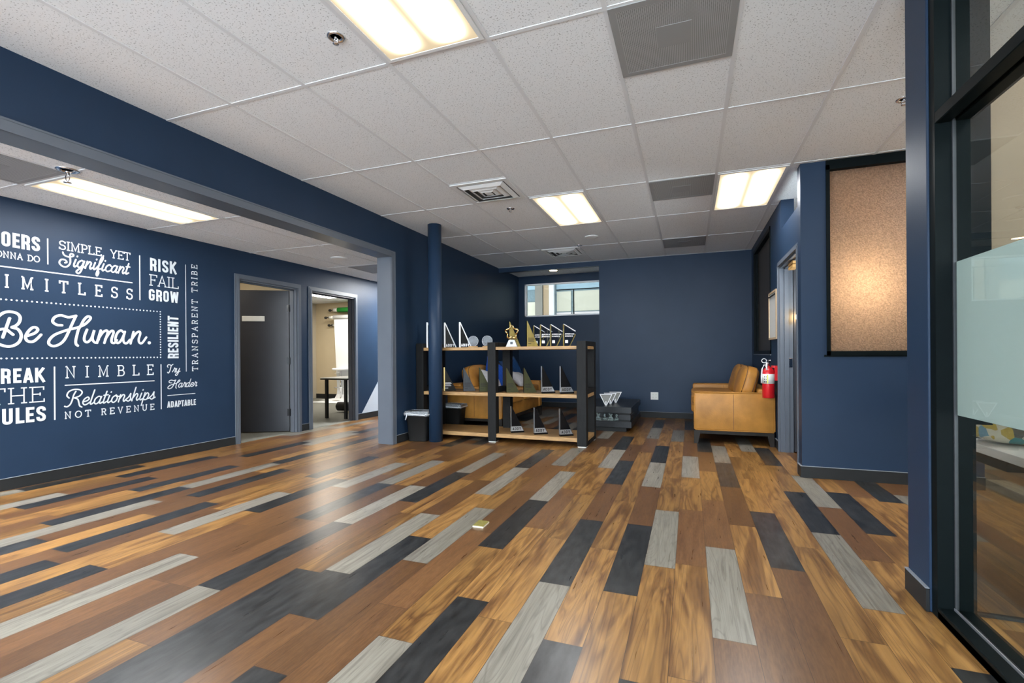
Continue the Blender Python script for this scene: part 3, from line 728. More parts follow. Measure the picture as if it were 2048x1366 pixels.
# thin slab-serif capitals, cap height 1: (advance, strokes)
def slab():
    G = {}; s = lambda x, y, w=.13: [(x - w, y), (x + w, y)]
    G['I'] = (.36, [[(.18, 0), (.18, 1)], s(.18, 0, .15), s(.18, 1, .15)])
    G['M'] = (1.0, [[(.18, 0), (.18, 1), (.5, .12), (.82, 1), (.82, 0)], s(.16, 0), s(.84, 0), [(.04, 1), (.18, 1)], [(.82, 1), (.96, 1)]])
    G['P'] = (.72, [[(.17, 0), (.17, 1)], s(.17, 0, .15), [(.02, 1), (.42, 1)] + arc(.42, .74, .24, .26, 90, -90) + [(.17, .48)]])
    G['L'] = (.72, [[(.17, 1), (.17, 0)], s(.17, 1, .15), [(.02, 0), (.66, 0), (.66, .22)]])
    G['E'] = (.74, [[(.17, 0), (.17, 1)], [(.02, 0), (.68, 0), (.68, .2)], [(.02, 1), (.66, 1), (.66, .8)], [(.17, .52), (.5, .52)], [(.5, .42), (.5, .62)]])
    G['F'] = (.70, [[(.17, 0), (.17, 1)], s(.17, 0, .15), [(.02, 1), (.66, 1), (.66, .8)], [(.17, .52), (.5, .52)], [(.5, .42), (.5, .62)]])
    G['T'] = (.78, [[(.39, 0), (.39, 1)], s(.39, 0, .16), [(.05, .78), (.05, 1), (.73, 1), (.73, .78)]])
    G['Y'] = (.80, [[(.1, 1), (.4, .45), (.4, 0)], [(.7, 1), (.4, .45)], s(.4, 0), s(.1, 1, .1), s(.7, 1, .1)])
    G['A'] = (.84, [[(.12, 0), (.42, 1), (.72, 0)], [(.22, .33), (.62, .33)], s(.12, 0, .11), s(.72, 0, .11)])
    G['H'] = (.90, [[(.18, 0), (.18, 1)], [(.72, 0), (.72, 1)], [(.18, .5), (.72, .5)], s(.18, 0), s(.72, 0), s(.18, 1), s(.72, 1)])
    G['N'] = (.90, [[(.18, 0), (.18, 1), (.72, 0), (.72, 1)], s(.18, 0), s(.72, 1), [(.05, 1), (.18, 1)]])
    G['B'] = (.74, [[(.17, 0), (.17, 1)], [(.02, 1), (.42, 1)] + arc(.42, .765, .2, .235, 90, -90) + [(.17, .53)], [(.42, .53)] + arc(.43, .265, .25, .265, 90, -90) + [(.02, 0)]])
    G['O'] = (.90, [arc(.45, .5, .39, .5, 0, 360, 28)])
    G['R'] = (.78, [[(.17, 0), (.17, 1)], s(.17, 0), [(.02, 1), (.42, 1)] + arc(.42, .75, .23, .25, 90, -90) + [(.17, .5)], [(.42, .5), (.64, 0), (.76, 0)]])
    G['V'] = (.82, [[(.12, 1), (.41, 0), (.70, 1)], s(.12, 1, .11), s(.70, 1, .11)])
    G['U'] = (.86, [[(.16, 1), (.16, .3)] + arc(.43, .3, .27, .3, 180, 360) + [(.70, 1)], s(.16, 1), s(.70, 1)])
    G['S'] = (.72, [[(.62, .98), (.62, .76)], [(.62, .78)] + arc(.36, .75, .26, .25, 10, 250, 12) + arc(.36, .26, .28, .26, 75, -170, 12), [(.08, .02), (.08, .26)]])
    G['D'] = (.86, [[(.17, 0), (.17, 1)], [(.02, 1), (.36, 1)] + arc(.36, .5, .42, .5, 90, -90, 14) + [(.02, 0)]])
    G['G'] = (.90, [arc(.46, .5, .38, .5, 45, 320, 20) + [(.76, .42), (.5, .42)]])
    G['C'] = (.86, [arc(.46, .5, .38, .5, 45, 315, 20)])
    G['W'] = (1.1, [[(.1, 1), (.32, 0), (.55, .8), (.78, 0), (1.0, 1)]])
    G[','] = (.34, [[(.17, .12), (.15, -.06), (.06, -.22)], [(.12, .10), (.12, -.02), (.06, -.22)]]); G[' '] = (.5, [])
    return G
SLAB = slab()
# heavy condensed capitals, cap height 1, drawn on stroke centre lines inset by half a stroke (B)
BW = .205
def boldf():
    h = BW / 2; t = 1 - h; G = {}; r = .485; w = r - h
    def rr(x0, x1, y0, y1, q): return arc(x1 - q, y1 - q, q, q, 0, 90, 5) + arc(x0 + q, y1 - q, q, q, 90, 180, 5) + arc(x0 + q, y0 + q, q, q, 180, 270, 5) + arc(x1 - q, y0 + q, q, q, 270, 360, 5)
    G['O'] = (.56, [('c', rr(h, w, h, t, .13))]); G['D'] = (.56, [('c', [(h, h)] + arc(w - .13, h + .13, .13, .13, 270, 360, 5) + arc(w - .13, t - .13, .13, .13, 0, 90, 5) + [(h, t)])])
    G['E'] = (.46, [[(.40, t), (h, t), (h, h), (.40, h)], [(h, .5), (.36, .5)]]); G['L'] = (.44, [[(h, 1), (h, h), (.40, h)]])
    G['I'] = (.27, [[(h, 0), (h, 1)]]); G['T'] = (.46, [[(.22, 0), (.22, 1 - BW)], [(0, t), (.44, t)]])
    top = [(h, t)] + arc(w - .12, t - .12, .12, .12, 90, 0, 5)
    G['R'] = (.55, [[(h, 0), (h, 1)], [(h, t)] + arc(w - .11, t - .11, .11, .11, 90, 0, 5) + arc(w - .11, .46 + .11, .11, .11, 0, -90, 5) + [(h, .46)], [(w - .09, .44), (w - .01, .34), (w, 0)]])
    G['P'] = (.52, [[(h, 0), (h, 1)], [(h, t)] + arc(w - .11, t - .11, .11, .11, 90, 0, 5) + arc(w - .11, .42 + .11, .11, .11, 0, -90, 5) + [(h, .42)]])
    G['B'] = (.56, [('c', [(h, h)] + arc(w - .11, h + .11, .11, .11, 270, 360, 5) + arc(w - .11, .50 - .10, .11, .10, 0, 90, 4) + [(h, .5)]), ('c', [(h, .5)] + arc(w - .13, .5 + .10, .11, .10, 270, 360, 4) + arc(w - .13, t - .11, .11, .11, 0, 90, 5) + [(h, t)])])
    G['S'] = (.54, [[(w, .69), (w, t - .13)] + arc(w - .13, t - .13, .13, .13, 0, 90, 5) + arc(h + .13, t - .13, .13, .13, 90, 180, 5) + [(h, .68), (h + .06, .56), (w - .06, .44), (w, .32)] + arc(w - .13, h + .13, .13, .13, 0, -90, 5) + arc(h + .13, h + .13, .13, .13, -90, -180, 5) + [(h, .31)]])
    G['K'] = (.56, [[(h, 0), (h, 1)], [(.45, 1), (.14, .46)], [(.20, .60), (.47, 0)]])
    G['G'] = (.56, [[(w, .69), (w, t - .13)] + arc(w - .13, t - .13, .13, .13, 0, 90, 5) + arc(h + .13, t - .13, .13, .13, 90, 180, 5) + arc(h + .13, h + .13, .13, .13, 180, 270, 5) + arc(w - .13, h + .13, .13, .13, 270, 360, 5) + [(w, .48), (.24, .48)]])
    G['W'] = (.78, [[(.10, 1), (.20, .0)], [(.20, .02), (.36, .95)], [(.36, .95), (.52, .02)], [(.52, 0), (.63, 1)]])
    G['A'] = (.56, [[(.09, 0), (.26, 1)], [(.26, 1), (.44, 0)], [(.14, .27), (.38, .27)]])
    G['U'] = (.56, [[(h, 1), (h, h + .13)] + arc(h + .13, h + .13, .13, .13, 180, 270, 5) + arc(w - .13, h + .13, .13, .13, 270, 360, 5) + [(w, 1)]])
    G['N'] = (.56, [[(h, 0), (h, 1)], [(h, 1), (w, 0)], [(w, 0), (w, 1)]])
    G['M'] = (.70, [[(h, 0), (h, 1)], [(h, 1), (.34, .2)], [(.34, .2), (.58, 1)], [(.58, 0), (.58, 1)]])
    G['C'] = (.54, [[(w, .66), (w, t - .13)] + arc(w - .13, t - .13, .13, .13, 0, 90, 5) + arc(h + .13, t - .13, .13, .13, 90, 180, 5) + arc(h + .13, h + .13, .13, .13, 180, 270, 5) + arc(w - .13, h + .13, .13, .13, 270, 360, 5) + [(w, .34)]])
    G['Y'] = (.56, [[(.08, 1), (.26, .45)], [(.44, 1), (.26, .45)], [(.26, .5), (.26, 0)]])
    G[' '] = (.25, [])
    return G
BOLD = boldf()
# monoline script, x-height 1: (advance, shear, strokes); control points run through a spline
_a = [(.75, .85), (.45, 1), (.12, .7), (.1, .25), (.35, 0), (.65, .25), (.78, .95)]
_H = [[(.89, 1.18), (.55, 1.21), (.29, 1.42), (.42, 1.71), (.82, 1.83), (1.32, 1.71), (1.82, 1.80)], [(1.79, 1.76), (1.55, 1.26), (1.32, .74), (1.05, .24), (.74, -.05), (.34, -.18), (.05, -.05), (.06, .21), (.37, .53), (.84, .74), (1.37, .90), (1.89, 1.03), (2.37, 1.24), (2.71, 1.55), (2.75, 1.71), (2.55, 1.75), (2.32, 1.53), (2.13, 1.18), (1.97, .92), (1.87, .53), (1.79, .16), (1.82, -.05), (1.92, -.15)]]
SCR = {'a': (1.02, 1, [_a, [(.78, .95), (.72, .3), (.85, .02), (1.1, .2)]]), 'c': (.86, 1, [[(.75, .8), (.5, 1), (.15, .7), (.12, .25), (.4, 0), (.7, .1), (.95, .3)]]),
 'd': (1.02, 1, [_a, [(.80, 1.9), (.74, 1), (.72, .3), (.85, .02), (1.1, .2)]]), 'e': (.86, 1, [[(.13, .42), (.5, .5), (.72, .75), (.5, 1), (.18, .75), (.12, .3), (.4, 0), (.7, .1), (.95, .35)]]),
 'f': (.66, 1, [[(.0, .2), (.3, .8), (.55, 1.65), (.42, 1.92), (.28, 1.5), (.26, 0), (.25, -.6), (.42, -.8), (.5, -.35), (.32, .08), (.68, .25)]]), 'g': (1.02, 1, [_a, [(.78, .95), (.74, -.35), (.5, -.82), (.18, -.6), (.5, -.15), (1.1, .25)]]),
 'h': (1.02, 1, [[(.2, 1.9), (.15, 0)], [(.17, .4), (.5, .97), (.75, .8), (.7, .3), (.85, .02), (1.05, .2)]]), 'i': (.52, 1, [[(.2, 1), (.15, .3), (.3, .02), (.55, .22)], [(.26, 1.42), (.27, 1.50)]]),
 'l': (.5, 1, [[(.2, 1.9), (.15, .3), (.3, .02), (.55, .22)]]), 'n': (1.0, 1, [[(.15, 1), (.12, 0)], [(.14, .4), (.45, .97), (.72, .8), (.68, .3), (.82, .02), (1.04, .22)]]),
 'o': (.92, 1, [[(.5, 1), (.15, .72), (.12, .25), (.4, 0), (.7, .25), (.72, .75), (.5, 1), (.62, .8), (1.0, .8)]]), 'p': (.98, 1, [[(.15, 1.05), (.1, -.8)], [(.13, .4), (.45, .98), (.75, .72), (.66, .15), (.4, 0), (.2, .12)], [(.6, .06), (1.0, .25)]]),
 'r': (.74, 1, [[(.0, .15), (.22, .75), (.28, 1.14), (.38, .93), (.64, .96), (.58, .45), (.64, .04), (.85, .2)]]), 's': (.74, 1, [[(-.1, .15), (.3, .6), (.45, 1.05), (.5, .7), (.62, .3), (.42, 0), (.15, .12)], [(.5, .05), (.82, .25)]]),
 't': (.54, 1, [[(.25, 1.6), (.18, .3), (.3, .02), (.58, .22)], [(.0, 1.08), (.52, 1.12)]]), 'y': (1.0, 1, [[(.1, .95), (.15, .3), (.4, .05), (.7, .5), (.78, .98)], [(.78, .95), (.74, -.35), (.5, -.82), (.18, -.6), (.5, -.15), (1.1, .25)]]),
 'S': (1.58, 0, [[(.45, 1.72), (.62, 1.38), (1.15, 1.22), (1.7, 1.4), (1.76, 1.62), (1.5, 1.70), (1.32, 1.45), (1.36, .95), (1.32, .35), (.92, -.12), (.4, -.14), (.02, .25), (.25, .72), (.72, .74), (.92, .48), (.70, .36)]]),
 'R': (1.70, 0, [[(.38, 1.05), (.16, 1.4), (.4, 1.9), (1.0, 2.12), (1.6, 2.02), (1.84, 1.65), (1.53, 1.22), (.96, 1.02)], [(1.13, 1.85), (.9, 1.4), (.73, .75), (.5, .2), (.16, -.06), (-.1, .02)], [(.96, 1.02), (1.33, .82), (1.46, .35), (1.55, -.08), (1.78, -.26)]]),
 'T': (1.15, 0, [[(.15, 1.35), (.02, 1.6), (.2, 1.95), (.6, 1.95), (.95, 1.8), (1.35, 2.05)], [(.95, 1.8), (.78, 1.1), (.55, .35), (.25, -.1), (.02, .1)]]),
 'H': (2.25, 0, _H), ' ': (.5, 0, [])}
def layout(kind, s, track=0.0, sw=None):
    """list of (points, closed) in em units; returns strokes, width"""
    x = 0; out = []
    for ci, ch in enumerate(s):
        if kind == 'scr':
            adv, sh, st = SCR[ch]
            for p in st: out.append(([(q.x + (.28 * q.y if sh else 0) + x, q.y) for q in cr_spline(p)], False, ci))
        else:
            adv, st = (SLAB if kind == 'slab' else BOLD)[ch]
            for p in st:
                cl = False
                if isinstance(p, tuple): cl, p = True, p[1]
                out.append(([(a + x, b) for a, b in p], cl, ci))
        x += adv + track
    return out, x - track
def text_bm(kind, s, u0, u1, v0, v1, wide, track=0.0, rot=False, split=False):
    """strokes fitted to u0..u1 (reading direction) and baseline v0 .. cap/x height v1"""
    st, _w = layout(kind, s, track)
    xs = [p[0] for q, c, ci in st for p in q]; h = v1 - v0
    if kind == 'bold': wd = wide * h; lo, hi = min(xs), max(xs)
    else: wd = wide; lo, hi = min(xs), max(xs)
    k = (u1 - u0 - wd) / (hi - lo)
    bms = {}
    for q, c, ci in st:
        pts = [(u0 + wd / 2 + (x - lo) * k, v0 + y * h) for x, y in q]
        if rot: pts = [(-b, a) for a, b in pts]
        if split: bm = bms.setdefault(ci, None) or bms.__setitem__(ci, bmesh.new()) or bms[ci]
        else: bm = bms.setdefault(0, None) or bms.__setitem__(0, bmesh.new()) or bms[0]
        ribbon(bm, pts, wd, 'round' if kind == 'scr' else 'flat', c)
    return list(bms.values()) if split else bms[0]
def on_wall(bm, name, label, cat, m, off=.0025, parent=None):
    """(u,v,0) -> far-left wall (x, y=u, z=v)"""
    for v in bm.verts: v.co = Vector((XF + off + v.co.z, v.co.x, v.co.y))
    bmesh.ops.recalc_face_normals(bm, faces=bm.faces)
    for f in bm.faces:
        if f.normal.x < 0: f.normal_flip()
    mb = MB(); mb.bm.free(); mb.bm = bm
    o = mb.build(name, m, parent)
    return o if parent is not None else tag(o, label, cat, 'white mural on the navy wall')
def letters(bms, label):
    t = thing('wall_lettering', label, 'lettering', group='white mural on the navy wall')
    for b in bms: on_wall(b, 'letter', None, None, M['white_vinyl'], parent=t)
    return t
def word(kind, s, u0, u1, v0, v1, wide, label, track=0.0, rot=False):
    return letters(text_bm(kind, s, u0, u1, v0, v1, wide, track, rot, True), label)
def bar(u0, u1, v0, v1, label):
    bm = bmesh.new(); vs2 = [bm.verts.new((a, b, 0)) for a, b in ((u0, v0), (u1, v0), (u1, v1), (u0, v1))]; bm.faces.new(vs2)
    return on_wall(bm, 'wall_rule', label, 'line', M['white_vinyl'])
word('bold', 'DOERS', 2.128, 2.441, 2.010, 2.136, .172, 'bold white word DOERS at the top left')
word('slab', 'GONNA DO', 2.115, 2.441, 1.919, 1.968, .0075, 'thin white words GONNA DO under DOERS', .06)
bar(2.489, 2.499, 1.911, 2.138, 'short upright white line right of DOERS')
word('slab', 'SIMPLE, YET', 2.572, 3.150, 2.064, 2.138, .0095, 'thin white words SIMPLE, YET', .03)
word('scr', 'Significant', 2.568, 3.148, 1.922, 1.990, .0132, 'white script word Significant')
bar(1.90, 3.167, 1.838, 1.848, 'long level white line above LIMITLESS')
word('slab', 'LIMITLESS', 2.075, 3.168, 1.676, 1.776, .0125, 'widely spaced white word LIMITLESS', .86)
bar(3.229, 3.240, 1.675, 2.134, 'upright white line left of RISK and GROW')
word('bold', 'RISK', 3.333, 3.611, 1.996, 2.130, .172, 'bold white word RISK')
word('slab', 'FAIL', 3.319, 3.627, 1.843, 1.952, .0095, 'thin white word FAIL between RISK and GROW')
word('bold', 'GROW', 3.320, 3.626, 1.682, 1.804, .172, 'bold white word GROW')
word('bold', 'RESILIENT', 1.0755, 1.545, -3.622, -3.506, .172, 'bold white word RESILIENT running upward', rot=True)
bar(3.7015, 3.7085, .926, 2.122, 'tall upright white line beside TRANSPARENT TRIBE')
word('slab', 'TRANSPARENT TRIBE', .927, 2.140, -3.836, -3.774, .0085, 'thin white words TRANSPARENT TRIBE running upward', .36, rot=True)
word('bold', 'BREAK', 2.110, 2.474, .879, 1.004, .172, 'bold white word BREAK')
word('slab', 'THE', 2.103, 2.467, .711, .837, .0095, 'thin white word THE between BREAK and RULES', .02)
word('bold', 'RULES', 2.112, 2.473, .538, .672, .172, 'bold white word RULES')
bar(2.530, 2.541, .539, 1.011, 'upright white line right of BREAK THE RULES')
word('slab', 'NIMBLE', 2.609, 3.362, .908, 1.008, .010, 'widely spaced white word NIMBLE', .72)
bar(2.608, 3.370, .836, .845, 'level white line under NIMBLE')
word('scr', 'Relationships', 2.600, 3.380, .650, .720, .0118, 'white script word Relationships')
word('slab', 'NOT REVENUE', 2.602, 3.367, .540, .597, .0085, 'thin white words NOT REVENUE', .44)
bar(3.431, 3.441, .534, 1.012, 'upright white line left of Try Harder')
word('scr', 'Try', 3.497, 3.640, .921, .964, .0090, 'white script word Try')
word('scr', 'Harder', 3.500, 3.830, .754, .800, .0092, 'white script word Harder')
bar(3.500, 3.806, .670, .677, 'short level white line above ADAPTABLE')
word('bold', 'ADAPTABLE', 3.496, 3.819, .541, .6095, .172, 'bold white word ADAPTABLE')
BH = [[[2.242, 1.419], [2.2, 1.26]], [[2.165, 1.38], [2.17, 1.42], [2.189, 1.448], [2.218, 1.469], [2.253, 1.474], [2.29, 1.462], [2.308, 1.43], [2.3, 1.386], [2.277, 1.357], [2.257, 1.345], [2.29, 1.334], [2.31, 1.301], [2.313, 1.264], [2.299, 1.223], [2.266, 1.194], [2.227, 1.186], [2.183, 1.201], [2.155, 1.23], [2.15, 1.275], [2.169, 1.315], [2.198, 1.328], [2.223, 1.324], [2.242, 1.305], [2.262, 1.285]], [[2.356, 1.279], [2.401, 1.302], [2.422, 1.33], [2.412, 1.351], [2.386, 1.348], [2.357, 1.31], [2.342, 1.265], [2.356, 1.233], [2.39, 1.23], [2.42, 1.258], [2.444, 1.291]], [[2.59, 1.381], [2.554, 1.383], [2.525, 1.41], [2.54, 1.45], [2.583, 1.47], [2.638, 1.457], [2.695, 1.474]], [[2.692, 1.468], [2.665, 1.397], [2.638, 1.322], [2.608, 1.252], [2.573, 1.211], [2.53, 1.193], [2.499, 1.21], [2.5, 1.245], [2.533, 1.289], [2.585, 1.32], [2.644, 1.346], [2.704, 1.366], [2.76, 1.398], [2.801, 1.446], [2.805, 1.469], [2.782, 1.473], [2.754, 1.439], [2.732, 1.389], [2.713, 1.351], [2.7, 1.295], [2.691, 1.243], [2.694, 1.213], [2.706, 1.2]], [[2.778, 1.35], [2.759, 1.29], [2.758, 1.248], [2.781, 1.234], [2.812, 1.269], [2.836, 1.349], [2.821, 1.28], [2.828, 1.245], [2.851, 1.23], [2.871, 1.263]], [[2.888, 1.348], [2.857, 1.228]], [[2.862, 1.255], [2.901, 1.325], [2.934, 1.35], [2.946, 1.331], [2.932, 1.28], [2.917, 1.229]], [[2.924, 1.264], [2.965, 1.336], [2.989, 1.349], [2.994, 1.325], [2.978, 1.27], [2.98, 1.236], [3.002, 1.231], [3.023, 1.259]], [[3.083, 1.337], [3.058, 1.356], [3.026, 1.326], [3.01, 1.267], [3.026, 1.231], [3.054, 1.248], [3.083, 1.309], [3.094, 1.345]], [[3.095, 1.345], [3.08, 1.277], [3.087, 1.237], [3.111, 1.231], [3.14, 1.266]], [[3.172, 1.346], [3.145, 1.228]], [[3.153, 1.267], [3.196, 1.333], [3.226, 1.351], [3.235, 1.331], [3.22, 1.272], [3.227, 1.238], [3.252, 1.236], [3.292, 1.295]]]
bms = []
for grp in ((0, 1), (2,), (3, 4), (5,), (6, 7, 8), (9, 10), (11, 12)):
    bm = bmesh.new(); bms.append(bm)
    for i in grp: ribbon(bm, [(v.x, v.y) for v in cr_spline(BH[i])], .0215, 'round')
bm = bmesh.new(); bms.append(bm)
bm.faces.new([bm.verts.new((3.321 + .0165 * math.cos(a), 1.239 + .0165 * math.sin(a), 0)) for a in [2 * PI * k / 18 for k in range(18)]])
letters(bms, 'large white script reading Be Human.')
bm = bmesh.new()
def dot(u, v, r=.0072): bm.faces.new([bm.verts.new((u + r * math.cos(a), v + r * math.sin(a), 0)) for a in [2 * PI * k / 10 for k in range(10)]])
for k in range(48):
    dot(3.4325 - k * .0327, 1.5725); dot(3.4325 - k * .0327, 1.0870)
for k in range(1, 18): dot(3.4325, 1.0870 + k * (1.5725 - 1.0870) / 18)
on_wall(bm, 'dotted_border', 'white dotted border round Be Human.', 'border', M['white_vinyl'])
bm = bmesh.new(); bm.faces.new([bm.verts.new((a, b, 0)) for a, b in ((6.72, .102), (8.2, .102), (8.2, 1.82))])
on_wall(bm, 'painted_triangle', 'pale grey painted triangle low on the navy wall past the doors', 'mural', mat('pale_blue_paint', (.45, .50, .56), .4))

# ================================================================ SHELF
sh = thing('display_shelf', 'black post and timber plank display shelf dividing the room', 'shelf', (0, 0, 0))
SY0, SY1, PZ = 5.43, 6.04, 1.245
posts = [(-3.405, -3.297), (-2.375, -2.267), (-1.243, -1.131)]
for (a, b) in posts:
    for (y0, y1) in ((SY0, SY0 + .105), (SY1 - .105, SY1)):
        p = MB().box(a, b, y0, y1, .012, PZ, .004, 2).build('post', M['blackwood'], sh)
        MB().box(a + .008, b - .008, y0 + .008, y1 - .008, 0, .012).build('foot_pad', M['ivory'], p)
    for z0, z1 in ((PZ - .055, PZ), (.617, .675), (.012, .058)):
        MB().box(a, b, SY0 + .105, SY1 - .105, z0, z1, .003, 1).build('rail', M['blackwood'], sh)
for z0, z1 in ((1.150, 1.188), (.572, .615), (.060, .106)):
    MB().box(-3.40, -1.136, SY0 + .012, SY1 - .02, z0, z1, .004, 2).build('plank_shelf', M['pine'], sh)
ZT, ZM, ZB = 1.1885, .6155, .1065

# ================================================================ AWARDS
def mini(s, u0, u1, v0, v1, y, m, parent, name, kind='bold', wide=.2, hrat=None):
    bm = text_bm(kind, s, u0, u1, v0, v1, wide)
    for v in bm.verts: v.co = Vector((v.co.x, y - v.co.z, v.co.y))
    bmesh.ops.recalc_face_normals(bm, faces=bm.faces)
    for f in bm.faces:
        if f.normal.y > 0: f.normal_flip()
    mb = MB(); mb.bm.free(); mb.bm = bm
    return mb.build(name, m, parent)
def tri(w, h, z0=0.0): return [(0, z0), (w, z0), (w * .04, z0 + h), (0, z0 + h)]
RZ = math.radians(34)
def place(t, x, y, z, rz=RZ): t.location = (x, y, z); t.rotation_euler = (0, 0, rz)
TH = .042
def addy_black(label, x, y, z, rz=RZ):
    t = thing('sail_award', label, 'award', group='black triangular awards with a silver name band')
    w, h = .165, .315
    MB().box(-.002, w + .004, -.002, TH + .002, 0, .018, .002, 1).build('base', M['blackgloss'], t)
    b = MB().prism(tri(w, h, .018), 0, TH).build('sail', M['blackgloss'], t)
    MB().box(-.0035, 0, .002, TH - .002, .02, h + .016).build('edge_strip', M['silver'], t)
    s = .058; q = lambda zz: w * (1 - (zz - .018) / h)
    MB().prism([(.002, .022), (q(.022) - .004, .022), (q(.022 + s) - .004, .022 + s), (.002, .022 + s)], -.0025, 0).build('name_band', M['silver'], t)
    mini('ADDY', .012, q(.022 + s) - .008, .034, .068, -.0030, M['ink'], t, 'lettering')
    place(t, x, y, z, rz); return t
def addy_white(label, x, y, z, rz=RZ):
    t = thing('sail_award', label, 'award', group='white edged triangular awards')
    w, h = .165, .33
    MB().prism(tri(w, h), .003, TH - .003).build('sail', M['blackgloss'], t)
    MB().box(-.002, .017, 0, TH, 0, h + .006, .001, 1).prism([(.017, h + .004), (.005, h + .004), (w - .016, 0), (w + .002, 0)], 0, TH).build('white_edge', M['whitegloss'], t)
    mini('ADDY', .022, w - .032, .014, .050, -.001, M['whitegloss'], t, 'lettering')
    place(t, x, y, z, rz); return t
def plaque(label, x, y, z, face, grp, edge=None, rz=RZ, h=.31, w=.165, ink='ink'):
    t = thing('sail_award', label, 'award', group=grp)
    MB().prism(tri(w, h), .002, TH).build('sail', M['blackgloss'], t)
    MB().prism(tri(w - .002, h - .002, .001), -.001, .002).build('face_plate', M[face], t)
    if edge: MB().box(-.004, .012, -.003, TH + .002, 0, h + .002, .001, 1).build('edge_strip', M[edge], t)
    l = MB()
    for k, (zz, ww) in enumerate(((.105, .075), (.092, .085), (.078, .070), (.064, .080), (.034, .05))):
        l.box(.014, .014 + ww * (1 if k < 4 else .8), -.0018, -.001, zz, zz + .006)
    l.build('engraved_lines', M[ink], t)
    place(t, x, y, z, rz); return t
# top shelf, left bay
addy_white('white edged triangular award half hidden behind the navy column', -3.266, 5.47, ZT)
addy_white('white edged triangular award just right of the navy column', -3.075, 5.60, ZT)
addy_white('white edged triangular award next to the clear discs', -2.850, 5.60, ZT)
def disc_award(label, x, y, z):
    t = thing('disc_award', label, 'award', group='clear disc awards')
    MB().box(-.06, .06, -.022, .022, 0, .016, .003, 1).build('wood_base', M['pine'], t)
    MB().lathe([(.066, -.008), (.069, -.006), (.069, .006), (.066, .008)], 0, .080, 40, 'y').build('disc', M['discfilm'], t, True)
    MB().tube([(.067 * math.cos(q), 0, .080 + .067 * math.sin(q)) for q in [2 * PI * k / 36 for k in range(36)]], .0022, 6, True).build('rim', M['silver'], t, True)
    place(t, x, y, z, .3)
disc_award('clear disc award beside the white edged awards', -2.650, 5.60, ZT)
disc_award('clear disc award against the middle shelf post', -2.450, 5.60, ZT)
# top shelf, right bay
plaque('gold triangular award behind the star trophy', -2.165, 5.66, ZT, 'gold', 'gold triangular awards', h=.325, w=.15)
plaque('gold triangular award standing before a crystal award', -1.915, 5.62, ZT, 'gold', 'gold triangular awards', h=.325, w=.15)
def star(label, x, y, z):
    t = thing('star_trophy', label, 'trophy')
    MB().loft([[(-.072, -.045, 0), (.072, -.045, 0), (.072, .045, 0), (-.072, .045, 0)], [(-.066, -.042, .012), (.066, -.042, .012), (.066, .042, .012), (-.066, .042, .012)], [(-.036, -.026, .085), (.036, -.026, .085), (.036, .026, .085), (-.036, .026, .085)]]).build('base', M['silver'], t)
    MB().box(-.016, .016, -.0385, -.034, .03, .06).build('badge', M['gunmetal'], t)
    cz = .178
    P = []
    for k in range(10):
        a = PI / 2 + k * PI / 5; r = .095 if k % 2 == 0 else .056
        P.append((r * math.cos(a), 0, cz + r * math.sin(a)))
    for k in range(5):
        g_ = MB()
        for dy in (-.014, .014):
            a, b, c = Vector(P[(2 * k - 1) % 10]), Vector(P[2 * k]), Vector(P[(2 * k + 1) % 10])
            off = Vector((0, dy, 0))
            g_.tube([a + off, a.lerp(b, .86) + off], .0095, 8).tube([c + off * .6, c.lerp(b, .86) + off * .6], .0095, 8)
        g_.build('star_arm', M['goldpol'], t, True)
    place(t, x, y, z, .25)
star('gold star trophy on a tapered silver base', -2.085, 5.53, ZT)
def crystal(label, x, y, z, dark):
    t = thing('crystal_award', label, 'award', group='clear cut corner crystal awards')
    pts = [(0, 0), (.072, 0), (.150, .145), (.150, .185), (.004, .270), (0, .268)]
    MB().prism(pts, 0, .030).build('crystal', M['acrylic'], t)
    MB().box(-.002, .004, -.001, .031, 0, .268).prism([(.072, 0), (.080, 0), (.152, .140), (.150, .150)], -.0005, .0305).build('bevel_edge', M['gold' if dark else 'silver'], t)
    MB().prism([(0, .268), (.004, .273), (.152, .188), (.150, .181)], -.001, .031).build('top_bevel', M['whitegloss'], t)
    mini('AMERICAN', .014, .134, .142, .158, -.0015, M['whitegloss'], t, 'lettering')
    mini('AWARDS', .014, .116, .116, .132, -.0015, M['whitegloss'], t, 'lettering')
    MB().box(.016, .052, -.002, -.001, .040, .074).build('badge', M['whitegloss'], t)
    place(t, x, y, z, RZ); return t
crystal('crystal award partly behind the gold triangle', -1.865, 5.74, ZT, True)
crystal('crystal award left one of the close pair', -1.735, 5.62, ZT, True)
crystal('crystal award right one of the close pair', -1.605, 5.62, ZT, True)
crystal('crystal award beside the right shelf post', -1.440, 5.62, ZT, True)
# middle shelf
plaque('black triangular award with a pale brass edge near the column', -3.060, 5.56, ZM, 'blackgloss', 'flat triangular plaques', 'brass_edge', ink='whitegloss')
plaque('gunmetal triangular award in front of the leather cushion', -2.775, 5.56, ZM, 'gunmetal', 'flat triangular plaques')
plaque('olive triangular award touching the middle post', -2.545, 5.56, ZM, 'olive', 'olive brass triangular awards')
plaque('olive triangular award right of the rear middle post', -2.165, 5.54, ZM, 'olive', 'olive brass triangular awards')
plaque('olive triangular award before the navy cushion', -1.930, 5.54, ZM, 'olive', 'olive brass triangular awards')
addy_black('black triangular award on the middle shelf, left of two', -1.685, 5.50, ZM)
addy_black('black triangular award on the middle shelf beside the right post', -1.450, 5.50, ZM)
addy_black('black triangular award at the left of the bottom shelf', -2.110, 5.56, ZB)
addy_black('black triangular award in the middle of the bottom shelf', -1.790, 5.52, ZB)
addy_black('black triangular award at the right of the bottom shelf', -1.462, 5.50, ZB)

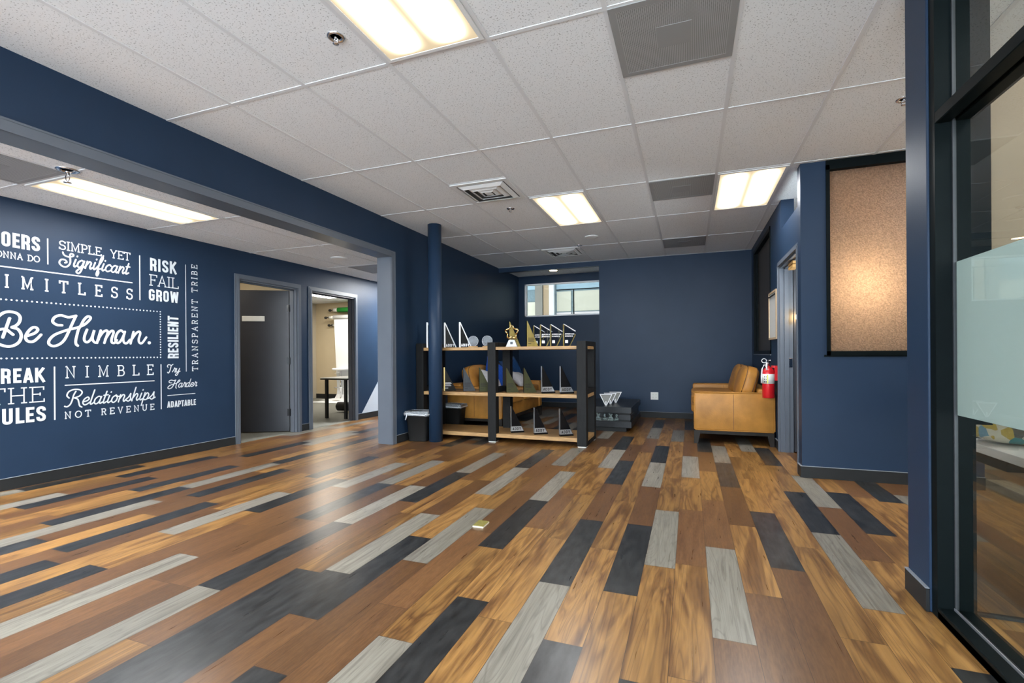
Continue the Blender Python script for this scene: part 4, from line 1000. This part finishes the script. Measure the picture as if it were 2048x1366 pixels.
# ================================================================ BINS
def rrect(w, d, z, r=.035, n=5, jit=0.0, rg=None):
    out = []
    for cx, cy, a0 in ((w / 2 - r, d / 2 - r, 0), (-w / 2 + r, d / 2 - r, 90), (-w / 2 + r, -d / 2 + r, 180), (w / 2 - r, -d / 2 + r, 270)):
        for k in range(n + 1):
            a = math.radians(a0 + 90 * k / n); j = 1 + (rg.uniform(-jit, jit) if rg else 0)
            out.append(((cx + r * math.cos(a)) * j, (cy + r * math.sin(a)) * j, z + (rg.uniform(-jit, jit) * .25 if rg else 0)))
    return out
def bin_(label, x, y, rz, seed, tie):
    rg = random.Random(seed); t = thing('waste_bin', label, 'bin', (x, y, 0), rz, 'black waste bins')
    MB().loft([rrect(.24, .165, 0), rrect(.245, .17, .01), rrect(.30, .215, .345), rrect(.315, .23, .348), rrect(.315, .23, .372), rrect(.302, .217, .372), rrect(.235, .16, .03)], True).build('tub', M['binplastic'], t, True)
    MB().loft([rrect(.27, .185, .25, jit=.02, rg=rg), rrect(.296, .211, .360, jit=.02, rg=rg), rrect(.312, .226, .380, jit=.015, rg=rg), rrect(.326, .241, .378, jit=.012, rg=rg), rrect(.330, .246, .350, jit=.018, rg=rg), rrect(.328, .243, .325, jit=.02, rg=rg)], False).build('liner', M['bag'], t, False)
    b = MB(); b.tube([(p[0] * 1.015, p[1] * 1.015, .345 + .012 * math.sin(3 * i)) for i, p in enumerate(rrect(.330, .246, 0))], .006, 6, True)
    if tie: b.tube([(-.11, -.127, .35), (-.115, -.136, .32), (-.128, -.137, .275)], .0075, 6)
    b.build('drawstring', M['whitegloss'], t, True)
    return t
bin_('black waste bin with a clear liner left of the navy column', -3.255, 5.27, .06, 3, True)
bin_('black waste bin behind the shelf beside the leather sofa', -3.235, 6.174, 0, 5, False)

# ================================================================ SOFAS
def sofa(name_label, x, y, rz, L=1.90):
    """local: length along +x from 0..L, front toward -y, depth 0..D"""
    D = .88; t = thing('leather_sofa', name_label, 'sofa', (x, y, 0), rz)
    zb, za = .160, .620; A = .115
    MB().box(.02, L - .02, .03, D - .02, zb - .045, zb, .004, 1).build('base_rail', M['sofaleg'], t)
    MB().box(A, L - A, .02, D - .04, zb, .36, .015, 2).build('seat_frame', M['leather'], t, True)
    for x0 in (0, L - A):
        a = MB().box(x0, x0 + A, 0, D, zb, za, .022, 3).build('arm', M['leather'], t, True)
        p = MB()
        for xx in (x0 + .004, x0 + A - .004):
            for (yy) in (0.004,):
                p.tube([(xx, yy, zb + .02), (xx, yy, za - .018), (xx, yy + .016, za - .003), (xx, D - .016, za - .003), (xx, D - .003, za - .018), (xx, D - .003, zb + .02), (xx, D - .02, zb + .003), (xx, yy + .02, zb + .003)], .005, 6, True)
        p.build('piping', M['leather'], a, True)
        s = MB()
        for xx in (x0 - .0015, x0 + A + .0015): s.box(xx - .0015, xx + .0015, D * .50, D * .50 + .004, zb + .02, za - .02)
        s.build('seam', M['piping'], a)
    MB().box(A - .02, L - A + .02, D - .17, D, zb, .66, .03, 3).build('back_frame', M['leather'], t, True)
    n = 2; cw = (L - 2 * A) / n
    for k in range(n):
        x0 = A + k * cw
        MB().superel((x0 + cw / 2, .33, .405), (cw / 2 - .003, .36, .062), 7, 12).build('seat_cushion', M['leather'], t, True)
        MB().superel((x0 + cw / 2, .32, .508), (cw / 2 - .004, .345, .058), 6, 12).build('seat_cushion', M['leather'], t, True)
        c = MB().superel((0, 0, 0), (cw / 2 - .006, .105, .215), 3.6, 14)
        mtx = Matrix.Translation((x0 + cw / 2, D - .255, .715)) @ Matrix.Rotation(math.radians(-16), 4, 'X')
        c.xform(mtx); b = c.build('back_cushion', M['leather'], t, True)
        pp = MB()
        for sy in (-.055, .055):
            e = []
            for i in range(40):
                a = 2 * PI * i / 40; q = 3.6; ca, sa = math.cos(a), math.sin(a); rr = (abs(ca) ** q + abs(sa) ** q + (abs(sy) / .105) ** q * 0) ** (-1 / q)
                f = (1 - (abs(sy) / .105) ** q) ** (1 / q)
                e.append(mtx @ Vector((ca * rr * (cw / 2 - .006) * f, sy, sa * rr * .215 * f)))
            pp.tube(e, .0055, 6, True)
        pp.build('piping', M['piping'], b, True)
    for lx in (.03, L - .03):
        for ly in (.04, D - .05):
            dx = -.015 if lx < L / 2 else .015; dy = -.018 if ly < D / 2 else .018
            r = lambda cx, cy, z, s: [(cx - s, cy - s, z), (cx + s, cy - s, z), (cx + s, cy + s, z), (cx - s, cy + s, z)]
            MB().loft([r(lx + dx, ly + dy, 0, .022), r(lx, ly, zb - .002, .038)]).build('leg', M['sofaleg'], t)
    return t
# right sofa faces -x: local -y -> world -x  (rotate -90deg)
sofa('caramel leather sofa against the right wall under the frosted window', .043, 8.05, -PI / 2)
sofa('caramel leather sofa against the left wall behind the display shelf', -2.535, 6.31, PI / 2, 1.93)

def pillow(label, c, rot, s, m, th=.075):
    b = bmesh.new(); n = 16; V = {}
    for side in (1, -1):
        for i in range(n + 1):
            for j in range(n + 1):
                u, v = -1 + 2 * i / n, -1 + 2 * j / n
                w = ((1 - u * u) * (1 - v * v)); w = max(w, 0) ** .42
                pin = 1 - .07 * (1 - abs(u) ** 2) * abs(v) ** 3; pin2 = 1 - .07 * (1 - abs(v) ** 2) * abs(u) ** 3
                edge = i in (0, n) or j in (0, n)
                if edge and side == -1: V[(side, i, j)] = V[(1, i, j)]; continue
                V[(side, i, j)] = b.verts.new((u * s * pin2, side * th * w + .006 * math.sin(5 * u + 3 * v), v * s * pin))
        for i in range(n):
            for j in range(n):
                q = [V[(side, i, j)], V[(side, i + 1, j)], V[(side, i + 1, j + 1)], V[(side, i, j + 1)]]
                b.faces.new(q if side == -1 else q[::-1])
    bmesh.ops.recalc_face_normals(b, faces=b.faces)
    mb = MB(); mb.add(b)
    o = mb.build('throw_pillow', m, None, True); o.location = c; o.rotation_euler = [math.radians(a) for a in rot]
    return tag(o, label, 'pillow', 'throw pillows on the left sofa')
pillow('royal blue throw pillow leaning on the left sofa', (-2.90, 6.95, .79), (-28, 30, 62), .22, M['bluepillow'])
pillow('pale grey patterned throw pillow by the near cushion', (-2.86, 6.66, .70), (-40, 12, 70), .18, M['greypillow'])
pillow('navy throw pillow at the far end of the left sofa', (-2.94, 7.78, .81), (-20, -12, 75), .235, M['navypillow'])
pillow('light grey throw pillow lying in front of the navy one', (-2.70, 7.55, .665), (-52, 8, 75), .19, M['greypillow'])

# ================================================================ COFFEE TABLE
X0t, X1t, Y0t, Y1t = -1.45, -.76, 6.67, 7.92
ct = thing('coffee_table', 'low black slab coffee table in front of the sofas', 'table', ((X0t + X1t) / 2, (Y0t + Y1t) / 2, 0))
a, b = (X1t - X0t) / 2, (Y1t - Y0t) / 2
MB().box(-a, a, -b, b, .262, .350, .004, 2).build('top_slab', M['tableblack'], ct)
MB().box(-a, a, -b, b, .062, .150, .004, 2).build('bottom_slab', M['tableblack'], ct)
MB().box(-a + .08, a - .08, -b + .08, b - .08, 0, .062).build('plinth', M['ink'], ct)
MB().box(-a + .03, a - .03, -b + .36, b - .02, .150, .262).build('cabinet_core', M['tableblack'], ct)
for sy, nm in ((-1, 'drawer'), ):
    d = MB().box(a - .180, a - .012, -b + .012, -b + .36, .168, .244, .003, 1).build('drawer', M['tableblack'], ct)
    MB().box(a - .175, a - .02, -b + .02, -b + .36, .150, .168).box(a - .175, a - .02, -b + .02, -b + .36, .244, .262).build('runner', M['ink'], ct)
def ornament(label, x, y, big):
    t = thing('glass_chess_piece', label, 'ornament', (x, y, .1565), 0, 'clear glass chess pieces')
    if big:
        MB().lathe([(.0001, 0), (.044, 0), (.046, .006), (.038, .014), (.030, .022), (.021, .040), (.015, .058), (.019, .066), (.0001, .068)], n=28).build('body', M['greenglass'], t, True)
        for k in range(6):
            A = k * PI / 3
            MB().tube([(.012 * math.cos(A), .012 * math.sin(A), .060), (.020 * math.cos(A), .020 * math.sin(A), .074), (.026 * math.cos(A), .026 * math.sin(A), .088)], .0048, 7).build('crown_point', M['greenglass'], t, True)
    else:
        MB().lathe([(.0001, 0), (.032, 0), (.033, .006), (.025, .013), (.014, .024), (.010, .042), (.017, .048), (.010, .053), (.0001, .053)], n=24).build('body', M['greenglass'], t, True)
        MB().lathe([(.0001, .052), (.010, .056), (.0145, .066), (.010, .077), (.0001, .081)], n=20).build('head', M['greenglass'], t, True)
tag(MB().box(-1.43, -.98, 6.70, 6.98, .1505, .156, .001, 1).build('glass_board', M['greenglass']), 'green edged glass board inside the coffee table', 'board')
ornament('large glass chess piece nearest the shelf post', -1.235, 6.77, True)
ornament('small glass chess piece between the two large ones', -1.145, 6.77, False)
ornament('large glass chess piece right of the small one', -1.060, 6.77, True)
ornament('small glass chess piece beside the table drawer', -.978, 6.77, False)
def wedge(label, x, y):
    t = thing('wedge_award', label, 'award', (x, y, .3502), .12, 'inverted triangle awards on the coffee table')
    w, h, d = .092, .165, .085
    MB().prism([(-.010, 0), (.010, 0), (w, h), (-w, h)], 0, d).build('body', M['blackgloss'], t)
    e = .010
    MB().prism([(-.010, 0), (.010, 0), (w, h), (-w, h)], -.003, 0).build('silver_face', M['pewter'], t)
    MB().prism([(-.010, 0), (-.003, 0), (-w + .012, h), (-w, h)], -.006, -.003).prism([(.003, 0), (.010, 0), (w, h), (w - .012, h)], -.006, -.003).prism([(-w, h), (w, h), (w - .005, h - .010), (-w + .005, h - .010)], -.006, -.003).box(-.005, .005, -.006, -.003, .005, .06).build('white_edge', M['whitegloss'], t)
wedge('inverted triangle award nearest the front of the table', -1.135, 6.83)
wedge('inverted triangle award in the middle of three', -1.105, 7.03)
wedge('inverted triangle award at the back of three', -1.060, 7.26)

# ================================================================ RIGHT WALL ITEMS
wb = thing('framed_board', 'white board in a blond wood frame left of the doorway', 'board', (XR, 6.26, 1.53))
a, b = .262, .282
MB().box(-.024, -.001, -a, -a + .022, -b, b).box(-.024, -.001, a - .022, a, -b, b).box(-.024, -.001, -a + .022, a - .022, -b, -b + .022).box(-.024, -.001, -a + .022, a - .022, b - .022, b).build('frame', M['tanframe'], wb)
MB().box(-.014, -.002, -a + .02, a - .02, -b + .02, b - .02).build('board', M['ivory'], wb)
MB().box(-.03, -.012, -a + .05, a - .02, b - .055, b - .045).build('pen_rail', M['rubber'], wb)
fe = thing('fire_extinguisher', 'red fire extinguisher hung on the wall beside the doorway', 'extinguisher', (XR - .092, 6.075, .575))
MB().lathe([(.0001, 0), (.060, 0), (.064, .006), (.064, .285), (.058, .315), (.040, .340), (.022, .352), (.020, .362), (.0001, .362)], n=36).build('cylinder', M['red'], fe, True)
MB().lathe([(.0648, .165), (.0648, .275)], n=36).build('label', M['ivory'], fe, True)
for k in range(3):
    MB().lathe([(.0652, .185 + .026 * k), (.0652, .203 + .026 * k)], n=60).build('label_mark', M['gunmetal'], fe) if False else None
lb = MB()
for k in range(3):
    for A, ww in ((-2.35, .16), (-2.05, .10)):
        aa = [A - ww / 2, A + ww / 2]; z = .180 + .028 * k
        lb.loft([[(.0653 * math.cos(q), .0653 * math.sin(q), zz) for q, zz in ((aa[0], z), (aa[1], z), (aa[1], z + .014), (aa[0], z + .014))], [(.0645 * math.cos(q), .0645 * math.sin(q), zz) for q, zz in ((aa[0], z), (aa[1], z), (aa[1], z + .014), (aa[0], z + .014))]])
lb.build('label_print', M['ink'], fe)
ly = MB(); aa = [-1.92, -1.72]
ly.loft([[(r * math.cos(q), r * math.sin(q), zz) for q, zz in ((aa[0], .170), (aa[1], .170), (aa[1], .268), (aa[0], .268))] for r in (.0652, .0645)])
ly.build('label_band', mat('yellow_print', (.62, .62, .10), .5), fe)
v = MB().lathe([(.014, .358), (.014, .385), (.018, .386), (.018, .402), (.008, .404)], n=18)
v.build('valve', M['chrome'], fe, True)
MB().tube([(.0, .0, .402), (-.02, -.035, .398), (-.026, -.062, .362), (-.026, -.072, .322)], .010, 8).build('squeeze_handle', M['whitegloss'], fe, True)
MB().tube([(.02, .01, .405), (-.01, -.02, .428), (.02, -.05, .43)], .007, 8).build('carry_handle', M['chrome'], fe, True)
MB().tube([(-.045 + .024 * math.cos(q), -.02, .425 + .024 * math.sin(q)) for q in [2 * PI * k / 20 for k in range(20)]], .004, 6, True).build('pull_ring', M['whitegloss'], fe, True)
MB().tube([(0, -.005, .372), (-.045, -.02, .375), (-.066, -.02, .335), (-.073, -.022, .25), (-.073, -.022, .17)], .0075, 8).build('hose', M['whitegloss'], fe, True)
MB().box(.06, .0915, -.03, .03, .20, .37).box(.03, .065, -.012, .012, .345, .37).build('wall_bracket', M['red'], fe)
ol = thing('wall_outlet', 'white double wall outlet low on the back wall', 'outlet', (-.568, YB, .37))
MB().box(-.063, .063, -.006, -.0005, -.064, .064, .003, 2).build('cover_plate', M['ivory'], ol)
s = MB()
for x in (-.027, .027):
    for z in (-.022, .022): s.box(x - .008, x - .005, -.0075, -.005, z - .006, z + .006).box(x + .005, x + .008, -.0075, -.005, z - .006, z + .006)
s.build('socket_slots', M['grille_mid'], ol)
bl = thing('pendant_bulb', 'glowing filament bulb hanging inside the doorway', 'light', (1.088, 5.78, 1.480))
MB().lathe([(.0001, -.05), (.013, -.042), (.021, -.020), (.020, .005), (.012, .035), (.011, .045)], n=24).build('bulb', M['bulb'], bl, True)
MB().lathe([(.016, .042), (.018, .05), (.018, .09), (.006, .10)], n=18).build('lamp_holder', M['chrome'], bl, True)
MB().tube([(0, 0, .095), (0, 0, HC - 1.480)], .003, 6).build('cord', M['ink'], bl)
wl = thing('slatted_wood_shade', 'honey wood slats lit warm at the head of the doorway', 'lamp shade', (.975, 5.48, 1.944))  # stand-in for an unidentified wood-toned shape under the door head
for z in (0, .036): MB().box(-.01, .05, -.12, .10, z, z + .030, .003, 1).build('slat', M['warmwood'], wl)
MB().box(.0, .03, -.015, .0, .03, .075).build('bracket', M['ink'], wl)

# room behind the bronze window: unseen lamps added to brighten its pane from behind
MB_ = MB().box(XO, 2.05, 7.2, 7.3, 0, HC)
struct('wall_room_back', MB_, M['tan_panel'], label='tan rear wall of the room behind the bronze window', cat='wall')
rl = thing('ceiling_light', 'ceiling light inside the room behind the bronze window', 'light', (1.55, 5.75, HC))
MB().box(-.29, .29, -.29, .29, -.02, -.001).build('diffuser', emis('warm_lens', (1, .60, .34), 2.8), rl)  # warm tint puts tan into the upper pane
fl_ = thing('globe_lamp', 'glowing globe lamp standing behind the bronze glass', 'light', (1.42, 5.14, 0))
MB().lathe([(.11, 0), (.11, .012), (.012, .02), (.010, 1.60)], n=24).build('stand', M['black'], fl_, True)
MB().superel((0, 0, 1.67), (.08, .08, .08), 2, 8).build('globe', emis('globe_glow', (.82, .94, 1.0), 62), fl_, True)  # cool tint whitens the pane centre in place of a reflection

# ================================================================ FLOOR CHIP
chip = thing('tile_sample', 'small olive tile sample lying on a floor plank', 'tile', (-1.262, 2.765, 0), .02)
MB().box(-.036, .036, -.05, .05, .0005, .010).build('tile_edge', M['chipedge'], chip)
MB().box(-.035, .035, -.049, .049, .010, .0125).build('glaze', M['samplechip'], chip)

# ================================================================ STUDIO
def roll(label, x0, y, z, r, m, paper=None, core=M['ivory']):
    t = thing('backdrop_roll', label, 'backdrop roll', (x0, y, z), 0, 'backdrop rolls on the studio wall')
    MB().lathe([(r, .12), (r, 2.2)], 0, 0, 24, 'x').build('roll', m, t, True)
    MB().lathe([(r * .72, -.02), (r * .72, .125)], 0, 0, 20, 'x').build('core_tube', core, t, True)
    MB().lathe([(.0001, -.17), (.028, -.165), (.034, -.14), (.028, -.115), (.012, -.11), (.012, -.05), (.03, -.045), (.03, -.02)], 0, 0, 16, 'x').build('end_knob', M['ink'], t, True)
    MB().box(.03, .06, 0, 9.75 - y - .001, -.02, .02).build('wall_hook', M['ink'], t)
    return t
r1 = roll('green backdrop roll, topmost on the studio wall', -8.36, 9.58, 2.235, .062, M['green'])
r2 = roll('white backdrop roll in the middle with its paper hanging down', -8.42, 9.50, 2.045, .058, M['paper'])
roll('lowest bare white backdrop roll behind the hanging paper', -8.46, 9.66, 1.865, .03, M['ivory'])
pp = MB(); prof = [(-.066, -.06), (-.066, -1.75), (-.09, -1.90), (-.17, -1.99), (-.32, -2.035), (-.75, -2.0395)]
b_ = bmesh.new()
for (d, z), (d2_, z2) in zip(prof, prof[1:]):
    def xw(zz): return .17 + .10 * (-zz / 2.04)
    q = [b_.verts.new((xw(z), d, z)), b_.verts.new((2.15, d, z)), b_.verts.new((2.15, d2_, z2)), b_.verts.new((xw(z2) - (.35 if d2_ < -.2 else 0), d2_, z2))]
    b_.faces.new(q)
pp.add(b_); o = pp.build('hanging_paper', M['paper'], r2)
md = o.modifiers.new('thickness', 'SOLIDIFY'); md.thickness = .002
st = thing('bar_stool', 'white bar stool on a chrome post in the studio', 'stool', (-7.98, 9.35, 0))
MB().lathe([(.0001, .004), (.21, .004), (.205, .014), (.05, .03), (.03, .06)], n=32).build('base', M['chrome'], st, True)
MB().lathe([(.024, .03), (.024, .72)], n=18).build('post', M['chrome'], st, True)
MB().superel((0, 0, .765), (.17, .17, .03), 4, 8).build('seat', M['whitegloss'], st, True)
MB().tube([(.15 * math.cos(q), -.02 + .12 * math.sin(q), .32) for q in [2 * PI * k / 24 for k in range(24)]], .009, 6, True).build('footring', M['chrome'], st, True)
MB().tube([(0, 0, .70), (-.16, -.03, .665)], .006, 6).build('lever', M['chrome'], st)
tb = thing('studio_table', 'black edged table with a black leg in the studio', 'table', (-5.98, 6.66, 0))
MB().box(-.06, .52, -.10, .95, .675, .70).build('edge', M['ink'], tb); MB().box(-.06, .52, -.10, .95, .70, .712).build('top', M['ivory'], tb)
for x, y in ((-.01, 0), (.40, 0), (-.01, .88), (.40, .88)): MB().box(x - .022, x + .022, y - .022, y + .022, 0, .675).build('leg', M['ink'], tb)
fr = thing('floor_roll', 'black rolled backdrop lying on the studio carpet', 'roll', (-6.42, 7.45, .11), .1)
MB().lathe([(.085, 0), (.085, .55)], 0, 0, 24, 'x').build('roll', M['binplastic'], fr, True)
MB().lathe([(.05, -.03), (.05, .002)], 0, 0, 20, 'x').build('end_cap', M['ink'], fr, True)
MB().box(.25, .30, -.08, .08, -.11, -.083).box(.45, .50, -.08, .08, -.11, -.083).build('wood_cradle', M['tanframe'], fr)
sl = thing('ceiling_light', 'lit ceiling light inside the photo studio', 'light', (-7.6, 8.25, HL + .02))
MB().box(-.30, .30, -.61, .61, -.012, -.001).build('diffuser', emis('studio_lens', (1, .93, .82), 13), sl)
s2 = thing('ceiling_light', 'ceiling light inside the first side room', 'light', (-6.3, 4.2, HL + .02))  # out of view, put in to light the room behind the first door
MB().box(-.30, .30, -.30, .30, -.012, -.001).build('diffuser', emis('office_lens', (1, .93, .82), 7), s2)
struct('baseboard_studio', MB().box(-9.10, XF - .13, 9.735, 9.75, -.001, .115), M['rubber'], label='black skirting of the studio wall', cat='skirting')

# ================================================================ GLASS OFFICE / CORRIDOR THINGS
wt = thing('white_bench', 'white bench top seen through the office glazing', 'bench', (1.85, 3.05, 0))
MB().box(-.42, .9, -.5, .35, .555, .60, .004, 2).build('top', M['whitegloss'], wt)
MB().box(-.40, .88, -.06, .33, .50, .555).build('under_frame', M['ink'], wt)
for y in (-.4, .25): MB().box(.60, .66, y - .03, y + .03, 0, .555).build('leg', M['ink'], wt)
tag(MB().superel((2.05, 3.27, .69), (.60, .12, .088), 6, 10).build('bench_cushion', M['pattern'], None, True), 'patterned cushion in teal, mustard and grey on the white bench', 'cushion')

# ================================================================ NEIGHBOURING BUILDING
nb = thing('neighbouring_building', 'cream and blue grey clad building outside the alcove window', 'building', (0, 13.0, 0))
def fb(nm, m, x0, x1, z0, z1, d=0.0): MB().box(x0, x1, -d, .3, z0, z1).build(nm, M[m], nb)
fb('wall', 'facade4', -8.0, 1.0, 0, 4.5, -.02)
fb('glass_band', 'facade2', -4.9, -4.16, 2.96, 3.5); fb('wall_panel', 'facade4', -4.9, -4.16, 2.62, 2.93); fb('wall_panel', 'facade1', -4.9, -4.16, 2.2, 2.60)
fb('pilaster', 'facade3', -4.14, -3.92, 0, 4.2, .12); fb('pilaster', 'facade5', -3.90, -3.73, 0, 4.2, .10)
fb('downpipe', 'paper', -3.72, -3.58, 0, 4.2, .14)
fb('glass_band', 'facade2', -3.54, .5, 2.93, 3.35); fb('wall_panel', 'facade1', -3.53, -3.12, 2.30, 2.86); fb('wall_panel', 'facade1', -3.06, -2.0, 2.30, 2.86)
fb('sill_band', 'facade6', -3.53, -3.11, 1.6, 2.27, .03); fb('sill_band', 'facade6', -3.07, -2.0, 1.6, 2.27, .03)

# unseen roof and side wall added to keep sky light off the facade
struct('canopy', MB().box(-7.5, 1.0, 9.75, 13.2, 4.3, 4.45), M['facade3'], label='taupe canopy over the yard outside', cat='canopy')
struct('yard_ground', MB().box(-7.5, 1.0, 9.9, 13.2, -.08, 0), M['facade3'], label='paved yard outside the alcove', cat='ground')
struct('wall_yard', MB().box(-.2, 0, 9.75, 13.0, 0, 4.3), M['facade3'], label='taupe side wall of the yard', cat='wall')
